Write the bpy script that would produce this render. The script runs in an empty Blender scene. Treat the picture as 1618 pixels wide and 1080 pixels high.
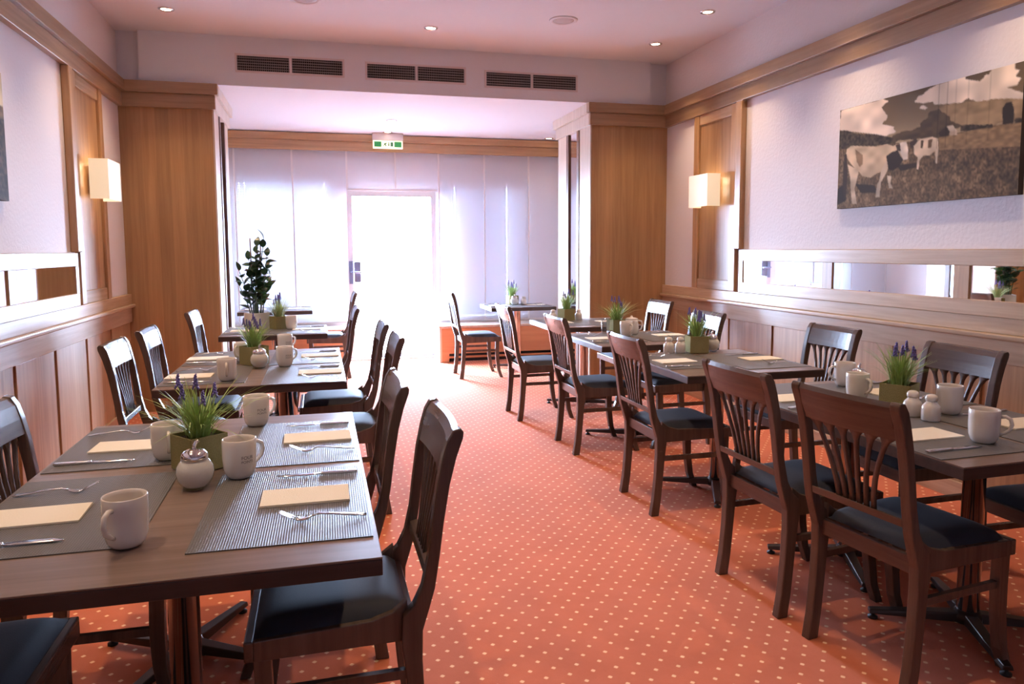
import bpy, bmesh, math, random
from mathutils import Vector, Matrix

# ------------------------------------------------------------------ camera, world, light, exposure
SC = bpy.context.scene
COL = SC.collection
random.seed(7)
cam_data = bpy.data.cameras.new('camera')
cam = bpy.data.objects.new('camera', cam_data)
COL.objects.link(cam)
cam_data.sensor_fit = 'HORIZONTAL'
cam_data.sensor_width = 36.0
cam_data.lens = 1168.5 * 36.0 / 1618.0
cam_data.shift_x = 0.0006
cam_data.shift_y = -0.0238
cam_data.clip_start = 0.05
cam.matrix_world = Matrix((
    (0.96783, 0.02717, -0.25014, 0.0),
    (-0.25157, 0.08677, -0.96394, 0.0),
    (-0.00448, 0.99586, 0.09081, 1.40),
    (0, 0, 0, 1)))
SC.camera = cam

WORLD_STRENGTH = 185.0
world = bpy.data.worlds.new('sky')
SC.world = world
world.use_nodes = True
bg = world.node_tree.nodes['Background']
bg.inputs['Color'].default_value = (0.54, 0.69, 1.0, 1)
bg.inputs['Strength'].default_value = WORLD_STRENGTH

def portal(x0, x1, z0, z1, y):
    d = bpy.data.lights.new('window_portal', 'AREA')
    d.shape = 'RECTANGLE'; d.size = x1 - x0; d.size_y = z1 - z0
    d.cycles.is_portal = True
    o = bpy.data.objects.new('window_portal', d); COL.objects.link(o)
    o.location = ((x0 + x1) / 2, y, (z0 + z1) / 2)
    o.rotation_euler = (math.radians(-90), 0, 0)
portal(-1.0, 0.18, 0.53, 2.29, 9.78)
portal(0.37, 1.49, 0.02, 2.15, 9.78)
portal(1.56, 2.72, 0.53, 2.27, 9.78)

SC.view_settings.view_transform = 'Standard'
SC.view_settings.look = 'None'
SC.view_settings.exposure = 0.12
SC.view_settings.gamma = 1.0
SC.view_settings.use_curve_mapping = False
SPOT_POWER = 80.0
SPOT_COLOR = (1.0, 0.72, 0.46)

# ------------------------------------------------------------------ materials
def new_mat(name):
    m = bpy.data.materials.new(name); m.use_nodes = True
    nt = m.node_tree
    return m, nt, nt.nodes['Principled BSDF']

def lin(c):
    return tuple(((v / 255) / 12.92 if v / 255 <= 0.04045 else ((v / 255 + 0.055) / 1.055) ** 2.4) for v in c)

def plain(name, rgb, rough=0.5, metal=0.0, spec=0.5, bump=0.0, bscale=60, coat=0.0, var=0.0):
    m, nt, b = new_mat(name)
    b.inputs['Base Color'].default_value = (*rgb, 1)
    b.inputs['Roughness'].default_value = rough
    b.inputs['Metallic'].default_value = metal
    b.inputs['Specular IOR Level'].default_value = spec
    b.inputs['Coat Weight'].default_value = coat
    if bump or var:
        tc = nt.nodes.new('ShaderNodeTexCoord'); n = nt.nodes.new('ShaderNodeTexNoise')
        n.inputs['Scale'].default_value = bscale; n.inputs['Detail'].default_value = 4
        nt.links.new(tc.outputs['Object'], n.inputs['Vector'])
        if bump:
            bp = nt.nodes.new('ShaderNodeBump'); bp.inputs['Strength'].default_value = bump
            bp.inputs['Distance'].default_value = 0.01
            nt.links.new(n.outputs['Fac'], bp.inputs['Height'])
            nt.links.new(bp.outputs['Normal'], b.inputs['Normal'])
        if var:
            mx = nt.nodes.new('ShaderNodeMix'); mx.data_type = 'RGBA'
            mx.inputs[6].default_value = (*[c * (1 - var) for c in rgb], 1)
            mx.inputs[7].default_value = (*[min(1, c * (1 + var)) for c in rgb], 1)
            nt.links.new(n.outputs['Fac'], mx.inputs[0])
            nt.links.new(mx.outputs[2], b.inputs['Base Color'])
    return m

def wood(name, c1, c2, axis='Z', rough=0.35, scale=1.0, rand=0.12, strip=0.0, spec=0.5):
    m, nt, b = new_mat(name)
    N, L = nt.nodes, nt.links
    tc = N.new('ShaderNodeTexCoord'); mp = N.new('ShaderNodeMapping')
    s = [26 * scale] * 3; s['XYZ'.index(axis)] = 1.1 * scale
    mp.inputs['Scale'].default_value = s
    L.new(tc.outputs['Object'], mp.inputs['Vector'])
    info = N.new('ShaderNodeObjectInfo')
    off = N.new('ShaderNodeVectorMath'); off.operation = 'SCALE'
    off.inputs[0].default_value = (7.3, 5.1, 9.7)
    L.new(info.outputs['Random'], off.inputs['Scale'])
    add = N.new('ShaderNodeVectorMath'); add.operation = 'ADD'
    L.new(mp.outputs['Vector'], add.inputs[0]); L.new(off.outputs[0], add.inputs[1])
    n1 = N.new('ShaderNodeTexNoise'); n1.inputs['Scale'].default_value = 1.0
    n1.inputs['Detail'].default_value = 6; n1.inputs['Roughness'].default_value = 0.65
    n1.inputs['Distortion'].default_value = 0.35
    L.new(add.outputs[0], n1.inputs['Vector'])
    cr = N.new('ShaderNodeValToRGB')
    cr.color_ramp.elements[0].position = 0.32; cr.color_ramp.elements[0].color = (*c1, 1)
    cr.color_ramp.elements[1].position = 0.70; cr.color_ramp.elements[1].color = (*c2, 1)
    L.new(n1.outputs['Fac'], cr.inputs['Fac'])
    hs = N.new('ShaderNodeHueSaturation')
    mr = N.new('ShaderNodeMapRange'); mr.inputs['To Min'].default_value = 1 - rand; mr.inputs['To Max'].default_value = 1 + rand
    L.new(info.outputs['Random'], mr.inputs['Value'])
    L.new(mr.outputs['Result'], hs.inputs['Value'])
    L.new(cr.outputs['Color'], hs.inputs['Color'])
    out = hs.outputs['Color']
    if strip:   # book-matched veneer strips: each strip a little lighter or darker
        sx = N.new('ShaderNodeSeparateXYZ'); L.new(tc.outputs['Object'], sx.inputs[0])
        dv = N.new('ShaderNodeMath'); dv.operation = 'DIVIDE'; dv.inputs[1].default_value = strip
        L.new(sx.outputs['X'], dv.inputs[0])
        fl = N.new('ShaderNodeMath'); fl.operation = 'FLOOR'; L.new(dv.outputs[0], fl.inputs[0])
        wn = N.new('ShaderNodeTexWhiteNoise'); wn.noise_dimensions = '1D'; L.new(fl.outputs[0], wn.inputs['W'])
        mr2 = N.new('ShaderNodeMapRange'); mr2.inputs['To Min'].default_value = 0.86; mr2.inputs['To Max'].default_value = 1.12
        L.new(wn.outputs['Value'], mr2.inputs['Value'])
        h2 = N.new('ShaderNodeHueSaturation'); L.new(mr2.outputs['Result'], h2.inputs['Value'])
        L.new(out, h2.inputs['Color']); out = h2.outputs['Color']
    L.new(out, b.inputs['Base Color'])
    b.inputs['Roughness'].default_value = rough
    b.inputs['Specular IOR Level'].default_value = spec
    bp = N.new('ShaderNodeBump'); bp.inputs['Strength'].default_value = 0.06; bp.inputs['Distance'].default_value = 0.002
    L.new(n1.outputs['Fac'], bp.inputs['Height']); L.new(bp.outputs['Normal'], b.inputs['Normal'])
    return m

OAK1, OAK2 = (0.33, 0.175, 0.078), (0.50, 0.295, 0.145)
M = {}
M['oak_v'] = wood('oak_upright_grain', OAK1, OAK2, 'Z', 0.34)
M['oak_strip'] = wood('oak_veneer_strips', (0.33, 0.175, 0.075), (0.45, 0.255, 0.115), 'Z', 0.42, 1.0, 0.03, strip=0.11)
M['oak_y'] = wood('oak_lengthwise_grain_lit', (0.42, 0.27, 0.16), (0.58, 0.40, 0.255), 'Y', 0.27)  # paler than the upright oak: strong light on the rails put into colour
M['oak_cornice_y'] = wood('oak_cornice_lengthwise', (0.27, 0.16, 0.085), (0.40, 0.25, 0.145), 'Y', 0.36)
M['oak_cornice_x'] = wood('oak_cornice_crosswise', (0.27, 0.16, 0.085), (0.40, 0.25, 0.145), 'X', 0.36)
M['oak_x'] = wood('oak_crosswise_grain', OAK1, OAK2, 'X', 0.30)
M['oak_dark'] = wood('oak_dark_trim', (0.085, 0.035, 0.018), (0.15, 0.065, 0.03), 'Z', 0.4)
M['oak_pale'] = wood('pale_lit_oak', (0.55, 0.43, 0.33), (0.70, 0.58, 0.47), 'Z', 0.30)  # window light painted into the pillars' bay-side oak; radiator covers share it
M['chair'] = wood('dark_stained_beech', (0.080, 0.052, 0.040), (0.130, 0.088, 0.068), 'Z', 0.27, 1.0, 0.1)
M['chair_x'] = wood('dark_stained_beech_across', (0.080, 0.052, 0.040), (0.130, 0.088, 0.068), 'Y', 0.27, 1.0, 0.1)
M['table'] = wood('grey_brown_table_oak', (0.15, 0.10, 0.076), (0.27, 0.19, 0.15), 'X', 0.30, 0.8, 0.06)
M['table_edge'] = wood('shaded_table_edge', (0.045, 0.028, 0.022), (0.075, 0.048, 0.038), 'X', 0.35)  # table edge coloured dark for the shade on sides away from the window
M['cover_wood'] = wood('warm_beech_board', (0.50, 0.20, 0.09), (0.62, 0.27, 0.125), 'X', 0.4, 0.5, 0.03)
M['plaster'] = plain('rose_white_plaster', (0.73, 0.68, 0.69), 0.8, bump=0.25, bscale=45, spec=0.2)
M['ceiling'] = plain('white_ceiling_paint', (0.76, 0.765, 0.82), 0.85, bump=0.1, bscale=30, spec=0.2)
M['white'] = plain('white_lacquer', (0.80, 0.79, 0.80), 0.4)
M['white_wall'] = plain('white_wall_paint', (0.86, 0.85, 0.87), 0.7)
M['ceramic'] = plain('glazed_white_ceramic', (0.80, 0.74, 0.68), 0.18, coat=0.3)
M['steel'] = plain('polished_cutlery_steel', (0.80, 0.79, 0.80), 0.16, metal=1.0)
M['chrome'] = plain('chrome_tube', (0.83, 0.80, 0.80), 0.12, metal=1.0)
M['bronze'] = plain('dark_bronze_foot', (0.06, 0.045, 0.04), 0.35, metal=0.6)
M['black'] = plain('black_plastic', (0.012, 0.012, 0.013), 0.5)
M['vent_dark'] = plain('painted_dark_recess', (0.015, 0.013, 0.013), 0.8)
M['vent_slat'] = plain('grey_vent_louvre', (0.30, 0.27, 0.27), 0.45)
M['vent_frame'] = plain('pink_white_vent_frame', (0.68, 0.60, 0.60), 0.5)
M['napkin'] = plain('cream_paper_napkin', (0.86, 0.78, 0.64), 0.9, bump=0.15, bscale=220, spec=0.1)
M['felt'] = plain('olive_green_felt', (0.30, 0.26, 0.115), 0.95, spec=0.05, bump=0.3, bscale=250, var=0.25)
M['soil'] = plain('dark_soil', (0.045, 0.028, 0.02), 0.95, bump=0.8, bscale=120)
M['grass'] = plain('fresh_green_blade', (0.30, 0.42, 0.11), 0.5, var=0.5, bscale=30)
M['grass_pale'] = plain('pale_green_blade', (0.45, 0.50, 0.20), 0.5, var=0.3, bscale=30)
M['lavender'] = plain('violet_flower', (0.16, 0.12, 0.36), 0.7, var=0.45, bscale=160)
M['leaf'] = plain('glossy_dark_leaf', (0.025, 0.075, 0.035), 0.28, var=0.4, bscale=9)
M['leaf2'] = plain('glossy_fresh_leaf', (0.07, 0.16, 0.045), 0.28, var=0.3, bscale=9)
M['stem'] = plain('dark_green_stem', (0.05, 0.075, 0.03), 0.5)
M['stake'] = plain('bamboo_stake', (0.20, 0.13, 0.10), 0.6)
M['planter'] = plain('glossy_white_planter', (0.82, 0.79, 0.76), 0.15)
M['pink_plate'] = plain('handle_plate_grey', (0.20, 0.22, 0.32), 0.35, metal=0.3)
M['print'] = plain('grey_brown_print', (0.12, 0.085, 0.07), 0.5)
M['alu'] = plain('grey_aluminium', (0.48, 0.50, 0.55), 0.35, metal=0.5)
M['terrace'] = plain('pale_terrace_stone', (0.7, 0.7, 0.7), 0.8)
M['milk_glass'] = plain('frosted_ceiling_speaker', (0.50, 0.44, 0.44), 0.7)

def mirror_mat():
    m, nt, b = new_mat('silver_mirror')
    b.inputs['Base Color'].default_value = (0.90, 0.92, 0.92, 1)
    b.inputs['Metallic'].default_value = 1.0; b.inputs['Roughness'].default_value = 0.015
    return m
M['mirror'] = mirror_mat()

def glass_mat(name, tint, fres=0.06):
    m, nt, b = new_mat(name); N, L = nt.nodes, nt.links
    tr = N.new('ShaderNodeBsdfTransparent'); tr.inputs['Color'].default_value = (*tint, 1)
    gl = N.new('ShaderNodeBsdfGlossy'); gl.inputs['Roughness'].default_value = 0.02
    lw = N.new('ShaderNodeLayerWeight'); lw.inputs['Blend'].default_value = 0.25
    mr = N.new('ShaderNodeMapRange'); mr.inputs['To Min'].default_value = fres; mr.inputs['To Max'].default_value = 0.9
    L.new(lw.outputs['Facing'], mr.inputs['Value'])
    pw = N.new('ShaderNodeMath'); pw.operation = 'POWER'; pw.inputs[1].default_value = 2.5
    L.new(lw.outputs['Facing'], pw.inputs[0]); L.new(pw.outputs[0], mr.inputs['Value'])
    mx = N.new('ShaderNodeMixShader'); L.new(mr.outputs['Result'], mx.inputs['Fac'])
    L.new(tr.outputs[0], mx.inputs[1]); L.new(gl.outputs[0], mx.inputs[2])
    L.new(mx.outputs[0], N['Material Output'].inputs['Surface'])
    return m
M['pane'] = glass_mat('clear_window_glass', (0.97, 0.98, 0.98))
M['glass'] = glass_mat('clear_table_glass', (0.93, 0.95, 0.96), 0.08)

def fabric_through(name, diff, trans, t_w, clear):
    m, nt, b = new_mat(name); N, L = nt.nodes, nt.links
    d = N.new('ShaderNodeBsdfDiffuse'); d.inputs['Color'].default_value = (*diff, 1)
    t = N.new('ShaderNodeBsdfTranslucent'); t.inputs['Color'].default_value = (*trans, 1)
    c = N.new('ShaderNodeBsdfTransparent')
    m1 = N.new('ShaderNodeMixShader'); m1.inputs['Fac'].default_value = t_w
    L.new(d.outputs[0], m1.inputs[1]); L.new(t.outputs[0], m1.inputs[2])
    m2 = N.new('ShaderNodeMixShader'); m2.inputs['Fac'].default_value = clear
    L.new(m1.outputs[0], m2.inputs[1]); L.new(c.outputs[0], m2.inputs[2])
    L.new(m2.outputs[0], N['Material Output'].inputs['Surface'])
    return m
M['sheer'] = fabric_through('sheer_white_voile', (0.88, 0.89, 0.95), (0.72, 0.74, 0.82), 0.36, 0.24)
M['blind'] = fabric_through('white_blind_slat', (0.80, 0.82, 0.86), (0.70, 0.78, 0.90), 0.014, 0.0)
M['blind_thin'] = fabric_through('thin_white_blind_slat', (0.82, 0.83, 0.86), (0.82, 0.86, 0.90), 0.042, 0.0)

def emit_mat(name, rgb, strength, diffuse=None):
    m, nt, b = new_mat(name)
    b.inputs['Base Color'].default_value = (*(diffuse or rgb), 1)
    b.inputs['Emission Color'].default_value = (*rgb, 1)
    b.inputs['Emission Strength'].default_value = strength
    b.inputs['Roughness'].default_value = 0.6
    return m
M['bulb'] = emit_mat('lit_halogen_bulb', (1.0, 0.88, 0.70), 9.0)
M['shade'] = emit_mat('lit_cream_lamp_shade', (1.0, 0.82, 0.56), 0.42, (0.80, 0.74, 0.64))
M['sign_light'] = emit_mat('lit_sign_white', (1.0, 0.93, 0.62), 0.75, (0.8, 0.8, 0.7))
M['sign_green'] = emit_mat('lit_sign_green', (0.03, 0.28, 0.07), 0.35, (0.02, 0.2, 0.05))

M['sign_dark'] = plain('dark_green_sign_print', (0.01, 0.10, 0.03), 0.5)

def carpet_mat():
    m, nt, b = new_mat('red_dotted_carpet'); N, L = nt.nodes, nt.links
    tc = N.new('ShaderNodeTexCoord')
    def lattice(ox, oy):
        a = N.new('ShaderNodeVectorMath'); a.operation = 'ADD'; a.inputs[1].default_value = (ox, oy, 0)
        L.new(tc.outputs['Object'], a.inputs[0])
        d = N.new('ShaderNodeVectorMath'); d.operation = 'DIVIDE'; d.inputs[1].default_value = (0.082, 0.0985, 1)
        L.new(a.outputs[0], d.inputs[0])
        f = N.new('ShaderNodeVectorMath'); f.operation = 'FRACTION'; L.new(d.outputs[0], f.inputs[0])
        s = N.new('ShaderNodeVectorMath'); s.operation = 'SUBTRACT'; s.inputs[1].default_value = (0.5, 0.5, 0)
        L.new(f.outputs[0], s.inputs[0])
        k = N.new('ShaderNodeVectorMath'); k.operation = 'MULTIPLY'; k.inputs[1].default_value = (0.082, 0.0985, 0)
        L.new(s.outputs[0], k.inputs[0])
        ab = N.new('ShaderNodeVectorMath'); ab.operation = 'ABSOLUTE'; L.new(k.outputs[0], ab.inputs[0])
        ln = N.new('ShaderNodeVectorMath'); ln.operation = 'LENGTH'; L.new(k.outputs[0], ln.inputs[0])
        sx = N.new('ShaderNodeSeparateXYZ'); L.new(ab.outputs[0], sx.inputs[0])
        su = N.new('ShaderNodeMath'); su.operation = 'ADD'; L.new(sx.outputs['X'], su.inputs[0]); L.new(sx.outputs['Y'], su.inputs[1])
        av = N.new('ShaderNodeMath'); av.operation = 'ADD'; L.new(su.outputs[0], av.inputs[0]); L.new(ln.outputs['Value'], av.inputs[1])
        return av
    a, c = lattice(0.010, 0.004), lattice(0.051, 0.05325)
    mn = N.new('ShaderNodeMath'); mn.operation = 'MINIMUM'; L.new(a.outputs[0], mn.inputs[0]); L.new(c.outputs[0], mn.inputs[1])
    mr = N.new('ShaderNodeMapRange'); mr.interpolation_type = 'SMOOTHSTEP'
    mr.inputs['From Min'].default_value = 0.0115; mr.inputs['From Max'].default_value = 0.0215
    mr.inputs['To Min'].default_value = 1; mr.inputs['To Max'].default_value = 0
    L.new(mn.outputs[0], mr.inputs['Value'])
    nz = N.new('ShaderNodeTexNoise'); nz.inputs['Scale'].default_value = 3.0; nz.inputs['Detail'].default_value = 8; nz.inputs['Roughness'].default_value = 0.7
    L.new(tc.outputs['Object'], nz.inputs['Vector'])
    base = N.new('ShaderNodeMix'); base.data_type = 'RGBA'
    base.inputs[6].default_value = (0.50, 0.120, 0.048, 1); base.inputs[7].default_value = (0.72, 0.215, 0.112, 1)
    L.new(nz.outputs['Fac'], base.inputs[0])
    mx = N.new('ShaderNodeMix'); mx.data_type = 'RGBA'; mx.inputs[7].default_value = (0.95, 0.62, 0.36, 1)
    L.new(mr.outputs['Result'], mx.inputs[0]); L.new(base.outputs[2], mx.inputs[6])
    L.new(mx.outputs[2], b.inputs['Base Color'])
    b.inputs['Roughness'].default_value = 0.95; b.inputs['Specular IOR Level'].default_value = 0.1
    b.inputs['Sheen Weight'].default_value = 0.06; b.inputs['Sheen Roughness'].default_value = 0.5
    pile = N.new('ShaderNodeTexNoise'); pile.inputs['Scale'].default_value = 260; pile.inputs['Detail'].default_value = 2
    L.new(tc.outputs['Object'], pile.inputs['Vector'])
    bp = N.new('ShaderNodeBump'); bp.inputs['Strength'].default_value = 0.35; bp.inputs['Distance'].default_value = 0.004
    L.new(pile.outputs['Fac'], bp.inputs['Height']); L.new(bp.outputs['Normal'], b.inputs['Normal'])
    return m
M['carpet'] = carpet_mat()

def mat_weave():
    m, nt, b = new_mat('grey_woven_vinyl'); N, L = nt.nodes, nt.links
    tc = N.new('ShaderNodeTexCoord')
    w1 = N.new('ShaderNodeTexWave'); w1.bands_direction = 'X'; w1.inputs['Scale'].default_value = 55
    w2 = N.new('ShaderNodeTexWave'); w2.bands_direction = 'Y'; w2.inputs['Scale'].default_value = 40
    for w in (w1, w2): L.new(tc.outputs['Object'], w.inputs['Vector'])
    mu = N.new('ShaderNodeMath'); mu.operation = 'MULTIPLY'
    L.new(w1.outputs['Fac'], mu.inputs[0]); L.new(w2.outputs['Fac'], mu.inputs[1])
    mx = N.new('ShaderNodeMix'); mx.data_type = 'RGBA'
    mx.inputs[6].default_value = (0.115, 0.108, 0.105, 1); mx.inputs[7].default_value = (0.215, 0.203, 0.20, 1)
    L.new(mu.outputs[0], mx.inputs[0]); L.new(mx.outputs[2], b.inputs['Base Color'])
    bp = N.new('ShaderNodeBump'); bp.inputs['Strength'].default_value = 0.5; bp.inputs['Distance'].default_value = 0.003
    L.new(mu.outputs[0], bp.inputs['Height']); L.new(bp.outputs['Normal'], b.inputs['Normal'])
    b.inputs['Roughness'].default_value = 0.42
    return m
M['weave'] = mat_weave()

def cushion_mat():
    m, nt, b = new_mat('navy_seat_cloth'); N, L = nt.nodes, nt.links
    b.inputs['Base Color'].default_value = (0.016, 0.019, 0.034, 1)
    b.inputs['Roughness'].default_value = 0.66
    b.inputs['Specular IOR Level'].default_value = 0.35
    b.inputs['Sheen Weight'].default_value = 0.08
    tc = N.new('ShaderNodeTexCoord'); n = N.new('ShaderNodeTexNoise'); n.inputs['Scale'].default_value = 300
    L.new(tc.outputs['Object'], n.inputs['Vector'])
    bp = N.new('ShaderNodeBump'); bp.inputs['Strength'].default_value = 0.15; bp.inputs['Distance'].default_value = 0.002
    L.new(n.outputs['Fac'], bp.inputs['Height']); L.new(bp.outputs['Normal'], b.inputs['Normal'])
    return m
M['cushion'] = cushion_mat()

# ------------------------------------------------------------------ mesh helpers
class MB:
    def __init__(s): s.v = []; s.f = []; s.sm = []
    def add(s, vs, fs, smooth=False):
        k = len(s.v); s.v += [tuple(p) for p in vs]
        for f in fs: s.f.append(tuple(i + k for i in f)); s.sm.append(smooth)
        return s
    def box(s, x0, x1, y0, y1, z0, z1):
        return s.hexa([(x0, y0, z0), (x1, y0, z0), (x1, y1, z0), (x0, y1, z0), (x0, y0, z1), (x1, y0, z1), (x1, y1, z1), (x0, y1, z1)])
    def hexa(s, p):
        return s.add(p, [(0, 3, 2, 1), (4, 5, 6, 7), (0, 1, 5, 4), (1, 2, 6, 5), (2, 3, 7, 6), (3, 0, 4, 7)])
    def lathe(s, prof, n=24, c=(0, 0, 0), smooth=True):
        vs, fs = [], []
        for r, z in prof:
            for i in range(n):
                a = 2 * math.pi * i / n
                vs.append((c[0] + r * math.cos(a), c[1] + r * math.sin(a), c[2] + z))
        for j in range(len(prof) - 1):
            for i in range(n):
                k = (i + 1) % n
                fs.append((j * n + i, j * n + k, (j + 1) * n + k, (j + 1) * n + i))
        if prof[0][0] > 1e-6: fs.append(tuple(range(n - 1, -1, -1)))
        if prof[-1][0] > 1e-6: fs.append(tuple((len(prof) - 1) * n + i for i in range(n)))
        return s.add(vs, fs, smooth)
    def prism_y(s, pts, y0, y1, smooth=False):
        """outline in XZ (counter-clockwise seen from -Y), swept from y0 to y1 (numbers or functions of x)"""
        f0 = y0 if callable(y0) else (lambda x: y0)
        f1 = y1 if callable(y1) else (lambda x: y1)
        n = len(pts)
        vs = [(x, f0(x), z) for x, z in pts] + [(x, f1(x), z) for x, z in pts]
        fs = [tuple(range(n)), tuple(range(2 * n - 1, n - 1, -1))]
        fs += [(i, n + i, n + (i + 1) % n, (i + 1) % n) for i in range(n)]
        return s.add(vs, fs, smooth)
    def tube(s, path, rad, n=8, caps=True):
        P = [Vector(p) for p in path]; R = rad if isinstance(rad, (list, tuple)) else [rad] * len(P)
        vs, fs = [], []; up = None
        for i, p in enumerate(P):
            t = (P[min(i + 1, len(P) - 1)] - P[max(i - 1, 0)]).normalized()
            if up is None: up = Vector((0, 0, 1)) if abs(t.z) < 0.9 else Vector((1, 0, 0))
            a = (up - t * up.dot(t)).normalized(); b = t.cross(a); up = a
            for k in range(n):
                w = 2 * math.pi * k / n
                vs.append(p + (a * math.cos(w) + b * math.sin(w)) * R[i])
        for i in range(len(P) - 1):
            for k in range(n):
                q = (k + 1) % n
                fs.append((i * n + k, i * n + q, (i + 1) * n + q, (i + 1) * n + k))
        if caps:
            fs.append(tuple(range(n - 1, -1, -1))); fs.append(tuple((len(P) - 1) * n + k for k in range(n)))
        return s.add(vs, fs, True)
    def ribbon(s, path, widths, thick=0.0, side=None):
        """flat strip along path; side = width direction"""
        P = [Vector(p) for p in path]; vs, fs = [], []
        for i, p in enumerate(P):
            t = (P[min(i + 1, len(P) - 1)] - P[max(i - 1, 0)]).normalized()
            d = Vector(side) if side else Vector((0, 0, 1)).cross(t).normalized()
            nrm = t.cross(d).normalized() * thick / 2
            w = d * widths[i] / 2
            vs += [p - w - nrm, p + w - nrm, p + w + nrm, p - w + nrm] if thick else [p - w, p + w]
        k = 4 if thick else 2
        for i in range(len(P) - 1):
            if thick:
                for j in range(4): fs.append((i * 4 + j, i * 4 + (j + 1) % 4, (i + 1) * 4 + (j + 1) % 4, (i + 1) * 4 + j))
            else: fs.append((i * 2, i * 2 + 1, i * 2 + 3, i * 2 + 2))
        if thick:
            fs.append((3, 2, 1, 0)); m = (len(P) - 1) * 4; fs.append((m, m + 1, m + 2, m + 3))
        return s.add(vs, fs, True)
    def build(s, name, mat, parent=None, loc=None, rotz=0.0, bevel=0.0, seg=2, fix=False):
        me = bpy.data.meshes.new(name); me.from_pydata(s.v, [], s.f)
        me.polygons.foreach_set('use_smooth', s.sm)
        if fix:
            bm = bmesh.new(); bm.from_mesh(me); bmesh.ops.recalc_face_normals(bm, faces=bm.faces); bm.to_mesh(me); bm.free()
        me.materials.append(mat); me.update()
        o = bpy.data.objects.new(name, me); COL.objects.link(o)
        if loc: o.location = loc
        o.rotation_euler = (0, 0, rotz)
        if parent: o.parent = parent
        if bevel:
            b = o.modifiers.new('edge', 'BEVEL'); b.width = bevel; b.segments = seg; b.limit_method = 'ANGLE'; b.angle_limit = math.radians(40)
            b.harden_normals = False
        return o

def B(*a): return MB().box(*a)

def tag(o, label, cat, group=None, kind=None):
    o['label'] = label; o['category'] = cat
    if group: o['group'] = group
    if kind: o['kind'] = kind
    return o

def empty(name, label, cat, loc=(0, 0, 0), rotz=0.0, group=None):
    o = bpy.data.objects.new(name, None); COL.objects.link(o)
    o.empty_display_size = 0.1
    o.location = loc; o.rotation_euler = (0, 0, rotz)
    return tag(o, label, cat, group)

def struct(o):
    o['kind'] = 'structure'; return o

def stuff(o):
    o['kind'] = 'stuff'; return o

def dup(root, loc, rotz, label, group=None):
    r = root.copy(); COL.objects.link(r); r.location = loc; r.rotation_euler = (0, 0, rotz); r['label'] = label
    if group: r['group'] = group
    for ch in list(root.children):
        c = ch.copy(); COL.objects.link(c); c.parent = r
        for g in list(ch.children):
            d = g.copy(); COL.objects.link(d); d.parent = c
    return r

class Kind:
    """the first placing moves the prototype itself, later ones copy it"""
    def __init__(s, make): s.make = make; s.proto = None
    def put(s, loc, rotz, label, group):
        if s.proto is None:
            s.proto = s.make(); o = s.proto
            o.location = loc; o.rotation_euler = (0, 0, rotz); o['label'] = label; o['group'] = group
            return o
        return dup(s.proto, loc, rotz, label, group)

# ------------------------------------------------------------------ room shell
XL, XR, YB, YF, ZC = -1.60, 3.45, 9.65, -3.5, 3.25
ZS = 2.83                                   # underside of the dropped ceiling over the window bay
struct(B(XL - .1, XR + .1, YF - .1, YB + .2, -0.06, 0).build('floor', M['carpet']))
struct(B(XL - .1, XR + .1, YF - .1, 7.3, ZC, ZC + .1).build('ceiling', M['ceiling']))
struct(B(XL - .1, XR + .1, 7.02, YB + .2, ZS, ZC).build('ceiling', M['ceiling']))
struct(B(-1.42, 3.25, 6.96, 7.02, ZS, ZC).build('wall_soffit', M['ceiling']))
wl = struct(B(XL - .1, XL, YF - .1, YB + .2, 0, ZC).build('wall_left', M['plaster']))
wr = struct(B(XR, XR + .1, YF - .1, YB + .2, 0, ZC).build('wall_right', M['plaster']))
struct(B(XL, XR, YF - .1, YF, 0, ZC).build('wall_front', M['plaster']))
# window wall: posts, lintels and sills round the two windows and the door
b = MB()
for x0, x1, z0, z1 in ((XL, -1.0, 0, ZS), (0.18, 0.37, 0, ZS), (1.49, 1.56, 0, ZS), (2.72, XR, 0, ZS),
                       (-1.0, 0.18, 2.29, ZS), (0.37, 1.49, 2.15, ZS), (1.56, 2.72, 2.27, ZS),
                       (-1.0, 0.18, 0, 0.53), (1.56, 2.72, 0, 0.53)):
    b.box(x0, x1, YB, YB + .14, z0, z1)
struct(b.build('wall_back', M['white_wall']))
struct(B(-8, 10, YB + .14, 24, -0.08, -0.02).build('terrace', M['terrace']))

def window(name, x0, x1, z0, z1, mull):
    f = MB(); t = 0.05; y0, y1 = YB + .03, YB + .09
    f.box(x0, x0 + t, y0, y1, z0, z1); f.box(x1 - t, x1, y0, y1, z0, z1)
    f.box(x0 + t, x1 - t, y0, y1, z0, z0 + t); f.box(x0 + t, x1 - t, y0, y1, z1 - t, z1)
    o = struct(f.build(name, M['white']))
    B(mull - .02, mull + .02, y0, y1, z0 + t, z1 - t).build('mullion', M['alu'], o)
    for a, c in ((x0 + t, mull - .02), (mull + .02, x1 - t)):
        B(a, c, YB + .058, YB + .062, z0 + t, z1 - t).build('pane', M['pane'], o)
    B(x0 - .02, x1 + .02, YB - .045, YB + .03, z0 - .035, z0).build('window_sill', M['white'], o)
window('window_1', -1.0, 0.18, 0.53, 2.29, -0.293)
window('window_2', 1.56, 2.72, 0.53, 2.27, 2.11)

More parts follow.
